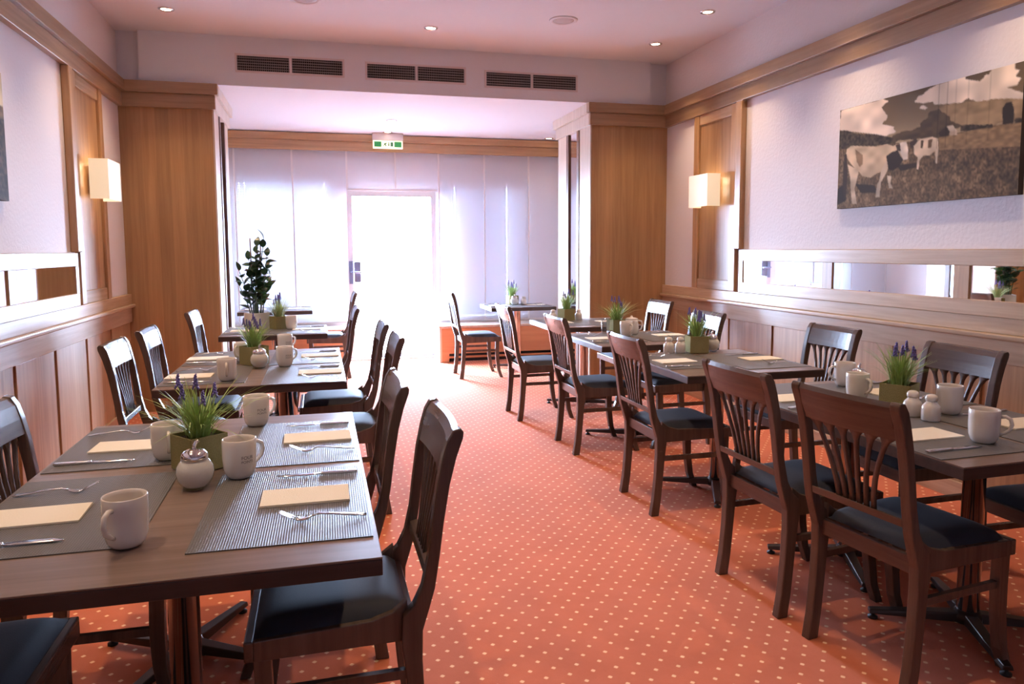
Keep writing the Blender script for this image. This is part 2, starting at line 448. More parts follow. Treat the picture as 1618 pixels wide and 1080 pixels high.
f = MB()
for x0, x1, z0, z1 in ((0.37, 0.43, 0.02, 2.15), (1.43, 1.49, 0.02, 2.15), (0.43, 1.43, 2.09, 2.15), (0.43, 1.43, 0.02, 0.07)):
    f.box(x0, x1, YB + .01, YB + .07, z0, z1)
door = struct(f.build('door_1', M['white']))
B(0.43, 1.43, YB + .038, YB + .042, 0.07, 2.09).build('pane', M['pane'], door)
h = MB().box(0.375, 0.425, YB - .012, YB + .01, 0.98, 1.27).build('handle_plate', M['pink_plate'], door)
MB().tube([(0.40, YB - .012, 1.13), (0.40, YB - .06, 1.13), (0.53, YB - .06, 1.125)], 0.011, 8).build('door_handle', M['pink_plate'], h)
B(0.435, 0.52, YB - .004, YB + .036, 1.0, 1.26).build('lock_box', M['pink_plate'], door)
struct(B(0.30, 1.55, YB - .10, YB + .14, 0, 0.022).build('trim_threshold', M['alu']))

# pillars either side of the bay
pl = struct(B(XL, -0.86, 6.98, 8.0, 0, ZS).build('wall_pillar_left', M['oak_strip']))
pr_ = struct(B(2.64, XR, 6.98, 8.0, 0, ZS).build('wall_pillar_right', M['oak_strip']))
for p, x, s in ((pl, -0.86, 1), (pr_, 2.64, -1)):
    def bx(y0, y1, z0, z1, d0, d1):
        xs = sorted((x + s * d0, x + s * d1)); return B(xs[0], xs[1], y0, y1, z0, z1)
    bx(6.985, 7.30, 0, 2.62, 0, .014).build('stile', M['oak_pale'], p)  # pale tone paints in the window light on this side
    bx(7.70, 7.995, 0, 2.62, 0, .014).build('stile', M['oak_pale'], p)
    bx(7.30, 7.37, 0, 2.62, 0, .022).build('mirror_bead', M['oak_dark'], p)
    bx(7.63, 7.70, 0, 2.62, 0, .022).build('mirror_bead', M['oak_dark'], p)
    bx(7.37, 7.63, 0.1, 2.62, 0, .006).build('mirror_strip', M['mirror'], p)

# cornice: two stepped oak boards running along the walls and round the pillars
def cornice(name, boxes):
    o = None
    for k, (x0, x1, y0, y1, z0, z1, m) in enumerate(boxes):
        q = B(x0, x1, y0, y1, z0, z1).build(name if o is None else 'cornice_board', M[m], o, bevel=.004)
        if o is None: o = struct(q)
    return o
cornice('trim_cornice_left', [(XL, XL + .075, YF, 6.90, 2.735, 2.83, 'oak_cornice_y'), (XL, XL + .045, YF, 6.935, 2.62, 2.735, 'oak_cornice_y')])
cornice('trim_cornice_right', [(XR - .075, XR, YF, 6.90, 2.735, 2.83, 'oak_cornice_y'), (XR - .045, XR, YF, 6.935, 2.62, 2.735, 'oak_cornice_y')])
cornice('trim_cornice_pillar_left', [(XL, -0.80, 6.90, 6.98, 2.735, 2.828, 'oak_cornice_x'), (XL, -0.825, 6.935, 6.98, 2.62, 2.735, 'oak_cornice_x'),
                                   (-0.86, -0.80, 6.98, 8.06, 2.735, 2.828, 'oak_pale'), (-0.86, -0.825, 6.98, 8.03, 2.62, 2.735, 'oak_pale')])
cornice('trim_cornice_pillar_right', [(2.58, XR, 6.90, 6.98, 2.735, 2.828, 'oak_cornice_x'), (2.605, XR, 6.935, 6.98, 2.62, 2.735, 'oak_cornice_x'),
                                    (2.58, 2.64, 6.98, 8.06, 2.735, 2.828, 'oak_pale'), (2.605, 2.64, 6.98, 8.03, 2.62, 2.735, 'oak_pale')])
cornice('trim_valance', [(XL, XR, 9.40, 9.46, 2.735, 2.82, 'oak_x'), (XL, XR, 9.425, 9.46, 2.62, 2.735, 'oak_x')])

# wainscot on both side walls: boards, apron, ledge, upper board
def side_x(side, d0, d1):
    a, c = (XL + d0, XL + d1) if side < 0 else (XR - d1, XR - d0)
    return a, c
for side, nm, wall in ((-1, 'left', wl), (1, 'right', wr)):
    a = lambda d0, d1: side_x(side, d0, d1)
    y = 6.98; k = 0
    while y > -1.0:
        y0 = y - 0.3175
        d = .022 if k % 2 else .012
        B(*a(0, d), y0 + .002, y - .002, 0.10, 0.80).build('plank', M['oak_v'], wall, bevel=.003)
        y = y0; k += 1
    struct(B(*a(0, .032), YF, 6.98, 0, 0.10).build('baseboard_' + nm, M['oak_y'], bevel=.004))
    rail = struct(B(*a(0, .030), YF, 6.98, 0.80, 0.925).build('trim_rail_' + nm, M['oak_y'], bevel=.003))
    B(*a(0, .062), YF, 6.98, 0.925, 0.955).build('ledge', M['oak_y'], rail, bevel=.009, seg=3)
    B(*a(0, .034), YF, 6.98, 0.955, 1.04).build('ledge_board', M['oak_y'], rail, bevel=.004)
    # framed oak panel behind each wall lamp
    t = struct(B(*a(0, .012), 5.70, 6.30, 1.04, 2.62).build('trim_panel_' + nm, M['oak_v']))
    B(*a(0, .034), 5.62, 5.72, 1.04, 2.62).build('stile', M['oak_v'], t, bevel=.006)
    B(*a(0, .034), 6.27, 6.36, 1.04, 2.62).build('stile', M['oak_v'], t, bevel=.006)
    B(*a(0, .026), 5.72, 6.27, 1.04, 1.13).build('cross_rail', M['oak_y'], t, bevel=.006)
    B(*a(0, .026), 5.72, 6.27, 2.53, 2.62).build('cross_rail', M['oak_y'], t, bevel=.006)
    B(*a(0, .05), 5.53, 5.62, 1.40, 2.62).build('edge_post', M['oak_v'], t, bevel=.006)
    # strip of mirrors above the ledge
    w = empty('wall_mirror', {'left': 'long oak framed strip of mirrors on the left wall above the ledge',
                              'right': 'long oak framed strip of mirrors on the right wall under the cow picture'}[nm], 'mirror',
              (XL if side < 0 else XR, 3.0, 1.04), group='mirror strips on the side walls')
    def part(d0, d1, y0, y1, z0, z1):
        x0, x1 = (d0, d1) if side < 0 else (-d1, -d0)
        return B(x0, x1, y0 - 3.0, y1 - 3.0, z0 - 1.04, z1 - 1.04)
    part(.001, .042, -1.0, 5.54, 1.04, 1.125).build('frame_rail', M['oak_y'], w, bevel=.004)
    part(.001, .042, -1.0, 5.54, 1.305, 1.395).build('frame_rail', M['oak_y'], w, bevel=.004)
    ye = 5.54; first = True
    while ye > -0.9:
        wdt = .06 if first else .10
        part(.001, .041, ye - wdt, ye, 1.125, 1.305).build('frame_post', M['oak_v'], w)
        part(.001, .032, ye - wdt - 1.01, ye - wdt, 1.125, 1.305).build('mirror_glass', M['mirror'], w)
        ye -= wdt + 1.01; first = False

# ------------------------------------------------------------------ radiator covers below the windows
def radiator_cover(x0, x1, label):
    o = empty('radiator_cover', label, 'radiator cover', (x0, 9.09, 0), group='radiator covers below the windows')
    L = x1 - x0; D = YB - .1 - 9.09
    B(-.01, L + .01, -.012, D, .435, .462).build('top_board', M['oak_pale'], o, bevel=.004)
    B(0, .028, .002, D, 0, .434).build('end_panel', M['oak_pale'], o)
    B(L - .028, L, .002, D, 0, .434).build('end_panel', M['oak_pale'], o)
    B(.029, L - .029, .0, .02, .11, .43).build('front_panel', M['cover_wood'], o)
    B(.029, L - .029, .05, .06, 0.005, .109).build('plinth', M['vent_dark'], o)
    B(.029, .12, .0, .02, 0, .109).build('foot_block', M['cover_wood'], o)
    B(L - .12, L - .029, .0, .02, 0, .109).build('foot_block', M['cover_wood'], o)
    B(.12, L - .12, .012, .02, .05, .075).build('plinth_rail', M['cover_wood'], o)
radiator_cover(1.433, 3.40, 'long low beech radiator cover beneath the window right of the door')
radiator_cover(-1.55, 0.30, 'long low beech radiator cover beneath the window left of the door')

# ------------------------------------------------------------------ blinds and sheer panels
def blind(x0, x1, z0, z1, tilt, holes, mat, label):
    o = empty('venetian_blind', label, 'blind', ((x0 + x1) / 2, YB - .021, z1), group='venetian blinds at the windows')
    w = (x1 - x0) / 2
    B(-w, w, -.015, .015, -.03, 0).build('head_rail', M['white'], o)
    s = MB(); n = int((z1 - z0 - .05) / .03); sl = .0195
    ca, sa = math.cos(tilt), math.sin(tilt)
    hx = sorted(holes)
    for i in range(n):
        zc = -.045 - i * .03
        def strip(a0, a1, t0, t1):
            s.add([(a0, t0 * ca, zc + t0 * sa), (a1, t0 * ca, zc + t0 * sa), (a1, t1 * ca, zc + t1 * sa), (a0, t1 * ca, zc + t1 * sa)], [(0, 1, 2, 3)])
        strip(-w, w, -sl, -sl * .16); strip(-w, w, sl * .16, sl)
        xa = -w
        for q in hx:
            strip(xa, q - .0028, -sl * .16, sl * .16); xa = q + .0028
        strip(xa, w, -sl * .16, sl * .16)
    stuff(s.build('slats', M[mat], o))
    zb = -.045 - n * .03
    B(-w, w, -.012, .012, zb, zb + .014).build('bottom_rail', M['white'], o)
    for q in hx[::max(1, len(hx) - 1)]:
        MB().tube([(q, -.014, -.03), (q, -.014, zb)], .0012, 4).build('cord', M['white'], o)
blind(-1.03, 0.21, 0.535, 2.33, math.radians(84.5), (-.5, -.44, .5), 'blind_thin', 'white venetian blind with open slats in the window left of the door')
blind(1.53, 2.75, 0.535, 2.31, math.radians(87), (-.545, -.40, .30, .545), 'blind', 'white venetian blind with closed slats in the window right of the door')

def curtain(x0, x1, z0, label):
    s = MB(); n = 10; vs = []; w = (x1 - x0) / 2; h = 2.70 - z0
    ph = random.uniform(0, 6)
    nz = 6
    for j in range(nz + 1):
        for i in range(n + 1):
            u = -w + 2 * w * i / n
            vs.append((u, .004 * math.sin(u * 9 + ph) * (j / nz) + .003 * math.sin(j * 1.3 + ph), -h * j / nz))
    s.add(vs, [(j * (n + 1) + i, j * (n + 1) + i + 1, (j + 1) * (n + 1) + i + 1, (j + 1) * (n + 1) + i) for j in range(nz) for i in range(n)], True)
    o = s.build('curtain_panel', M['sheer'], loc=((x0 + x1) / 2, 9.535, 2.70))
    tag(o, label, 'curtain', 'sheer panel curtains at the window wall')
    B(-w, w, -.008, .008, -h - .008, -h + .012).build('weight_bar', M['white'], o)
    B(-w - .004, -w + .012, -.007, -.003, -h, 0).build('side_hem', M['white'], o)
    B(-w, w, -.01, .01, -.004, .02).build('carrier', M['alu'], o)
for x0, x1, z0, lb in ((-1.56, -0.965, .50, 'sheer white panel curtain beside the left pillar, leftmost of the row'),
                       (-0.955, -0.297, .50, 'sheer white panel curtain over the left half of the left window'),
                       (-0.287, 0.355, .50, 'sheer white panel curtain over the right half of the left window'),
                       (0.365, 0.955, 2.16, 'short sheer panel above the left half of the glass door'),
                       (0.965, 1.505, 2.16, 'short sheer panel above the right half of the glass door'),
                       (1.515, 2.105, .48, 'sheer white panel curtain over the left half of the right window'),
                       (2.115, 2.705, .48, 'sheer white panel curtain over the right half of the right window'),
                       (2.715, 3.40, .48, 'sheer white panel curtain beside the right pillar, rightmost of the row')):
    curtain(x0, x1, z0, lb)

# ------------------------------------------------------------------ air vents in the soffit
def make_vent():
    o = empty('air_vent', '', 'vent')
    W, H = .925, .16; t = .018
    for a in ((0, W, -.006, 0, H - t, H), (0, W, -.006, 0, 0, t), (0, t, -.006, 0, t, H - t), (W - t, W, -.006, 0, t, H - t)):
        B(*a).build('frame', M['vent_frame'], o)
    B(W / 2 - .012, W / 2 + .012, -.006, 0, t, H - t).build('divider', M['vent_frame'], o)
    B(t, W - t, -.002, -.0005, t, H - t).build('shade_sheet', M['vent_dark'], o)  # flat dark sheet painted as the shaded hollow behind the louvres
    for h in (0, 1):
        x0 = t + h * (W / 2 + .012 - t); x1 = x0 + W / 2 - .012 - t
        for i in range(5):
            z = t + .018 + i * .0225
            MB().hexa([(x0, -.012, z - .005), (x1, -.012, z - .005), (x1, -.004, z + .001), (x0, -.004, z + .001),
                       (x0, -.012, z - .0025), (x1, -.012, z - .0025), (x1, -.004, z + .0035), (x0, -.004, z + .0035)]).build('louvre', M['vent_slat'], o)
        cr = MB()
        for i in range(26):
            x = x0 + (x1 - x0) * (i + .5) / 26
            cr.box(x - .0015, x + .0015, -.005, -.003, t, H - t)
        stuff(cr.build('cross_bars', M['vent_slat'], o))
    return o
K = Kind(make_vent)
for x, z, lb in ((-0.655, 2.945, 'twin grille air vent in the soffit, leftmost of three'), (0.453, 2.938, 'twin grille air vent in the soffit, middle of three'),
                 (1.555, 2.924, 'twin grille air vent in the soffit, rightmost of three')):
    K.put((x, 6.96, z), 0, lb, 'air vents in the soffit')

# ------------------------------------------------------------------ ceiling lights and speakers
def make_downlight(power=SPOT_POWER):
    o = empty('ceiling_downlight', '', 'ceiling light')
    MB().lathe([(.040, -.001), (.044, -.008), (.056, -.007), (.060, 0)], 28).build('ring', M['chrome'], o)
    MB().lathe([(.038, -.0035), (.0385, -.0005)], 24).build('bulb', M['bulb'], o)
    d = bpy.data.lights.new('spot', 'SPOT'); d.energy = power; d.color = SPOT_COLOR
    d.spot_size = math.radians(88); d.spot_blend = 1.0; d.shadow_soft_size = .035
    l = bpy.data.objects.new('spot', d); COL.objects.link(l); l.parent = o; l.location = (0, 0, -.03)
    return o
K = Kind(make_downlight)
row = ['row nearest the vents', 'second row from the vents', 'third row from the vents', 'fourth row from the vents', 'fifth row from the vents']
for j, y in enumerate((6.33, 5.40, 4.2, 3.0, 1.8)):
    for x, side in ((-1.08, 'left'), (0.96, 'middle'), (3.0, 'right')):
        if (side == 'middle' and j == 1) or (side == 'right' and j == 4): continue
        K.put((x, y, ZC), 0, 'round lit ceiling downlight, %s of the %s' % (side, row[j]), 'ceiling downlights')
K = Kind(lambda: make_downlight(7.0))
for x, y, lb in ((0.82, 8.38, 'round ceiling downlight above the window bay, behind the vents'), (0.85, 9.2, 'round ceiling downlight just above the green exit sign'),
                 (2.91, 9.25, 'round ceiling downlight in the window bay near the right pillar'), (-1.15, 9.25, 'round ceiling downlight in the window bay near the left pillar')):
    K.put((x, y, ZS), 0, lb, 'ceiling downlights')
def make_speaker():
    o = empty('ceiling_speaker', '', 'speaker')
    MB().lathe([(.085, -.004), (.095, -.012), (.112, -.006), (.116, 0)], 32).build('rim', M['ceiling'], o)
    MB().lathe([(.0, -.007), (.06, -.0065), (.088, -.005), (.088, -.001)], 32).build('grille', M['milk_glass'], o)
    return o
K = Kind(make_speaker)
K.put((1.97, 5.87, ZC), 0, 'round white ceiling speaker between the lamps, right of the middle', 'ceiling speakers')
K.put((-0.05, 5.84, ZC), 0, 'round white ceiling speaker cut off by the top edge of the photo', 'ceiling speakers')

# ------------------------------------------------------------------ exit sign
s = empty('exit_sign', 'lit green emergency exit sign hanging before the oak valance', 'sign', (0.672, 9.28, 2.645))
B(0, .375, 0, .07, .098, .183).build('housing', M['vent_frame'], s, bevel=.006)
B(.006, .369, .012, .05, 0, .096).build('light_box', M['sign_light'], s, bevel=.004)
B(.022, .108, .0085, .0115, .018, .082).build('green_field', M['sign_green'], s)
B(.266, .352, .0085, .0115, .018, .082).build('green_field', M['sign_green'], s)
g = B(.116, .258, .0085, .0115, .022, .078).build('pictogram_field', M['sign_light'], s)
def flat(pts, y=.0078):
    return MB().add([(x, y, z) for x, z in pts], [tuple(range(len(pts)))])
m = MB()
for pts in ([(.126, .026), (.136, .026), (.150, .040), (.158, .034), (.152, .026), (.164, .026), (.171, .038), (.160, .050), (.165, .056), (.175, .050), (.178, .056), (.165, .067), (.150, .064), (.134, .054), (.138, .048), (.148, .052)],
            [(.166 + .007 * math.cos(a), .0725 + .005 * math.sin(a)) for a in [i * math.pi / 4 for i in range(8)]],
            [(.182, .046), (.197, .025), (.212, .046), (.203, .046), (.203, .075), (.191, .075), (.191, .046)],
            [(.219, .024), (.249, .024), (.249, .076), (.219, .076)]):
    m.add([(x, .0078, z) for x, z in pts], [tuple(range(len(pts)))])
m.build('running_figure_arrow_and_doorway', M['sign_dark'], g)

# ------------------------------------------------------------------ wall lamps
def wall_lamp(x, s, label):
    o = empty('wall_lamp', label, 'wall lamp', (x, 6.0, 1.915), 0 if s > 0 else math.pi, group='square shade wall lamps')
    B(0, .02, -.07, .07, -.10, .10).build('back_plate', M['white'], o, bevel=.003)
    m = MB(); W, D, H, t = .165, .145, .14, .003
    m.box(.02, D, -W, -W + t, -H, H); m.box(.02, D, W - t, W, -H, H); m.box(D - t, D, -W + t, W - t, -H, H)
    m.build('shade', M['shade'], o)
    MB().lathe([(.0, -.05), (.02, -.035), (.026, 0), (.02, .035), (.0, .05)], 16, (.075, 0, 0)).build('bulb', M['bulb'], o)
    d = bpy.data.lights.new('lamp_glow', 'POINT'); d.energy = 0.8; d.color = (1, .75, .48); d.shadow_soft_size = .03
    l = bpy.data.objects.new('lamp_glow', d); COL.objects.link(l); l.parent = o; l.location = (.075, 0, .09)
wall_lamp(XL + .036, 1, 'cream box shade wall lamp on the left wall panel')
wall_lamp(XR - .036, -1, 'cream box shade wall lamp on the right wall panel')

# ------------------------------------------------------------------ canvas pictures
PAINT = [
('cloud', (225, 205, 188), [(-0.0, 0.0), (0.296, 0.001), (0.316, 0.03), (0.274, 0.072), (0.309, 0.141), (0.32, 0.201), (0.292, 0.235), (0.368, 0.286), (0.374, 0.329), (0.324, 0.358), (0.255, 0.317), (0.005, 0.201)]) ,
('cloud', (222, 204, 186), [(0.471, 0.099), (0.505, 0.058), (0.538, 0.057), (0.562, 0.013), (0.611, -0.001), (0.734, -0.008), (0.738, 0.019), (0.808, 0.066), (0.869, -0.017), (0.952, -0.016), (0.969, 0.056), (0.961, 0.099), (0.987, 0.121), (0.978, 0.164), (0.933, 0.17), (1.005, 0.244), (1.006, 0.285), (0.881, 0.234), (0.797, 0.222), (0.76, 0.178), (0.723, 0.202), (0.662, 0.187), (0.598, 0.171), (0.581, 0.139), (0.532, 0.134)]) ,
('cloud', (215, 196, 178), [(0.503, 0.164), (0.524, 0.148), (0.549, 0.178), (0.533, 0.188)]) ,
('mount', (132, 110, 82), [(0.615, 0.213), (0.662, 0.193), (0.738, 0.207), (0.797, 0.222), (0.881, 0.234), (0.948, 0.258), (1.006, 0.285), (1.009, 0.441), (0.885, 0.439), (0.735, 0.395), (0.688, 0.343), (0.648, 0.266)]) ,
('mount', (72, 58, 43), [(0.352, 0.365), (0.406, 0.339), (0.468, 0.35), (0.511, 0.328), (0.535, 0.282), (0.575, 0.215), (0.615, 0.213), (0.648, 0.266), (0.688, 0.343), (0.735, 0.395), (0.621, 0.458), (0.353, 0.408)]) ,
('trees', (56, 46, 34), [(-0.002, 0.207), (0.047, 0.213), (0.123, 0.273), (0.255, 0.317), (0.343, 0.37), (0.389, 0.403), (0.363, 0.459), (0.007, 0.455)]) ,
('grass', (112, 90, 66), [(0.001, 0.392), (0.353, 0.436), (0.62, 0.452), (0.736, 0.445), (0.885, 0.439), (1.009, 0.453), (1.0, 1.006), (-0.004, 1.007)]) ,
('field', (128, 102, 72), [(0.621, 0.458), (0.736, 0.452), (0.885, 0.449), (1.009, 0.462), (1.01, 0.638), (0.623, 0.563)]) ,
('trees', (50, 41, 31), [(0.727, 0.392), (0.764, 0.391), (0.843, 0.427), (0.864, 0.421), (0.879, 0.455), (0.728, 0.443)]) ,
('dark', (42, 34, 28), [(0.916, 0.318), (0.932, 0.282), (0.955, 0.286), (0.966, 0.346), (0.968, 0.452), (0.92, 0.446)]) ,
('trees', (46, 38, 29), [(0.974, 0.419), (1.008, 0.418), (1.009, 0.459), (0.974, 0.456)]) ,
('dark', (48, 38, 30), [(0.616, 0.418), (0.658, 0.372), (0.675, 0.422), (0.672, 0.459), (0.628, 0.454)]) ,
('plain', (205, 182, 158), [(0.658, 0.372), (0.689, 0.375), (0.711, 0.426), (0.675, 0.422)]) ,
('plain', (190, 165, 140), [(0.676, 0.422), (0.711, 0.426), (0.712, 0.464), (0.677, 0.457)]) ,
('dark', (48, 38, 30), [(0.0, 0.792), (0.06, 0.74), (0.064, 0.923), (-0.001, 0.961)]) ,
('dark', (52, 42, 33), [(0.124, 0.765), (0.257, 0.8), (0.278, 0.875), (0.168, 0.861)]) ,
('dark', (55, 45, 35), [(0.395, 0.641), (0.509, 0.644), (0.51, 0.684), (0.414, 0.703)]) ,
('plain', (205, 178, 146), [(0.057, 0.406), (0.089, 0.38), (0.168, 0.406), (0.258, 0.433), (0.325, 0.429), (0.363, 0.459), (0.39, 0.448), (0.417, 0.436), (0.444, 0.445), (0.454, 0.516), (0.455, 0.598), (0.43, 0.6), (0.411, 0.561), (0.392, 0.501), (0.355, 0.513), (0.323, 0.541), (0.329, 0.585), (0.312, 0.681), (0.274, 0.688), (0.226, 0.723), (0.175, 0.699), (0.148, 0.65), (0.121, 0.615), (0.076, 0.531), (0.051, 0.465)]) ,
('plain', (200, 175, 146), [(0.066, 0.559), (0.147, 0.635), (0.139, 0.708), (0.122, 0.81), (0.142, 0.964), (0.108, 0.961), (0.094, 0.806), (0.089, 0.699)]) ,
('plain', (205, 182, 155), [(0.297, 0.664), (0.327, 0.577), (0.349, 0.589), (0.333, 0.685), (0.297, 0.778), (0.291, 0.917), (0.266, 0.914), (0.272, 0.802), (0.285, 0.762)]) ,
('plain', (200, 178, 150), [(0.334, 0.727), (0.36, 0.732), (0.357, 0.801), (0.372, 0.848), (0.349, 0.845), (0.341, 0.785)]) ,
('dark', (50, 38, 30), [(0.323, 0.541), (0.355, 0.513), (0.392, 0.501), (0.411, 0.561), (0.43, 0.6), (0.404, 0.656), (0.368, 0.691), (0.34, 0.665)]) ,
('dark', (55, 42, 32), [(0.04, 0.463), (0.057, 0.448), (0.068, 0.651), (0.064, 0.895), (0.046, 0.908), (0.035, 0.721)]) ,
('plain', (140, 112, 84), [(0.116, 0.42), (0.17, 0.492), (0.172, 0.581), (0.152, 0.607), (0.129, 0.543)]) ,
('plain', (226, 208, 188), [(0.403, 0.443), (0.44, 0.442), (0.454, 0.516), (0.452, 0.598), (0.427, 0.599), (0.41, 0.533)]) ,
('dark', (60, 46, 36), [(0.377, 0.456), (0.404, 0.443), (0.412, 0.52), (0.392, 0.508)]) ,
('plain', (210, 186, 158), [(0.484, 0.472), (0.522, 0.441), (0.588, 0.443), (0.617, 0.466), (0.619, 0.556), (0.618, 0.675), (0.61, 0.674), (0.603, 0.565), (0.575, 0.598), (0.542, 0.59), (0.522, 0.626), (0.517, 0.706), (0.508, 0.704), (0.51, 0.597), (0.49, 0.565)]) ,
('dark', (72, 56, 42), [(0.525, 0.453), (0.539, 0.456), (0.537, 0.529), (0.525, 0.52)]) ,
('dark', (90, 70, 52), [(0.564, 0.463), (0.588, 0.456), (0.582, 0.534), (0.565, 0.53)]) ,
('dark', (60, 48, 38), [(0.457, 0.456), (0.496, 0.425), (0.507, 0.461), (0.474, 0.51)]) ,
]
def inside(p, u, v):
    r = False; n = len(p); j = n - 1
    for i in range(n):
        (xi, yi), (xj, yj) = p[i], p[j]
        if (yi > v) != (yj > v) and u < (xj - xi) * (v - yi) / (yj - yi) + xi: r = not r
        j = i
    return r
def vnoise(x, y, seed=0):
    def h(i, j):
        n = (i * 374761393 + j * 668265263 + seed * 974711) & 0xffffffff
        n = ((n ^ (n >> 13)) * 1274126177) & 0xffffffff
        return ((n ^ (n >> 16)) & 0xffff) / 65535
    i, j = math.floor(x), math.floor(y); fx, fy = x - i, y - j
    fx, fy = fx * fx * (3 - 2 * fx), fy * fy * (3 - 2 * fy)
    return (h(i, j) * (1 - fx) + h(i + 1, j) * fx) * (1 - fy) + (h(i, j + 1) * (1 - fx) + h(i + 1, j + 1) * fx) * fy
def print_mat():
    m, nt, b = new_mat('sepia_canvas_print')
    a = nt.nodes.new('ShaderNodeAttribute'); a.attribute_name = 'print'
    nt.links.new(a.outputs['Color'], b.inputs['Base Color']); b.inputs['Roughness'].default_value = .75
    b.inputs['Specular IOR Level'].default_value = .2
    return m
M['canvas'] = print_mat()
M['canvas_edge'] = plain('dark_canvas_edge', (.05, .04, .032), .8)
def cow_scene(u, v):
    k = 1 - .55 * v
    q = min(1, max(0, v) / .42) ** 1.6; c = (84 + 66 * q, 69 + 60 * q, 52 + 48 * q); kind = 'sky'
    bb = .012 * (vnoise(u * 60, v * 30, 3) - .5)
    for kd, rgb, p in PAINT:
        w = bb if kd in ('cloud', 'trees', 'mount') else 0
        if inside(p, u + w * 2, v + w): c, kind = rgb, kd
    if kind == 'cloud': f = .80 + .28 * vnoise(u * 16, v * 10, 5) - .25 * max(0, v - .12)
    elif kind == 'grass': f = .54 + .62 * vnoise(u * 150, v * 60, 8) * (.4 + vnoise(u * 40, v * 18, 9)) + .15 * vnoise(u * 9, v * 6, 4) - .12 * u
    elif kind == 'trees': f = .7 + .8 * vnoise(u * 90, v * 50, 4)
    elif kind == 'mount': f = .85 + .3 * vnoise(u * 30, v * 30, 6)
    elif kind == 'field': f = .8 + .3 * vnoise(u * 50, v * 60, 7)
    elif kind == 'plain': f = 1.06 - .30 * vnoise(u * 22, v * 16, 12) - .25 * max(0, v - .55)
    else: f = .94 + .1 * vnoise(u * 8, v * 8, 2)
    for q in (.611, .655, .698, .758, .858):
        if abs(u - q) < .0025 and v < .55: f *= .82
    return [max(0, min(255, x * f)) for x in c]
def hill_scene(u, v):
    hz = .45 + .12 * math.sin(u * 5) + .05 * vnoise(u * 14, 1, 2)
    if v < hz - .1: c = (205, 188, 160); f = .85 + .2 * vnoise(u * 9, v * 9, 1)
    elif v < hz: c = (110, 90, 68); f = .8 + .4 * vnoise(u * 40, v * 40, 3)
    else: c = (62, 48, 38); f = .6 + .8 * vnoise(u * 90, v * 50, 5)
    return [max(0, min(255, x * f)) for x in c]
def picture(x, s, yc, label, scene, w=1.345, h=.655, zc=1.995, nx=250, ny=120):
    """hung on a side wall; s=-1 faces -X (right wall), s=1 faces +X (left wall)"""
    o = empty('canvas_picture', label, 'picture', (x, yc, zc), group='sepia canvas pictures')
    d = .035
    e = MB().box(min(0, s * (d - .001)), max(0, s * (d - .001)), -w / 2, w / 2, -h / 2, h / 2).build('stretched_edge', M['canvas_edge'], o)
    vs, fs, cs = [], [], []
    for j in range(ny + 1):
        for i in range(nx + 1):
            u, v = i / nx, j / ny
            y = (w / 2 - u * w) * (1 if s < 0 else -1)
            vs.append((s * d, y, h / 2 - v * h)); r = [min(.9, sum(lin(scene(u + e, v + f_))[k_] for e in (-.0015, .0015) for f_ in (-.003, .003)) / 4 * 1.12) for k_ in range(3)]; cs += [*r, 1.0]
    for j in range(ny):
        for i in range(nx):
            a = j * (nx + 1) + i; fs.append((a, a + 1, a + nx + 2, a + nx + 1))
    q = MB(); q.v, q.f, q.sm = vs, fs, [False] * len(fs)
    p = q.build('printed_canvas', M['canvas'], o)
    at = p.data.color_attributes.new('print', 'FLOAT_COLOR', 'POINT'); at.data.foreach_set('color', cs)
picture(XR, -1, 3.675, 'wide sepia canvas of two cows in a meadow on the right wall', cow_scene)
picture(XL, 1, 3.79, 'sepia canvas on the left wall, cut off by the photo edge', hill_scene, nx=120, ny=60)

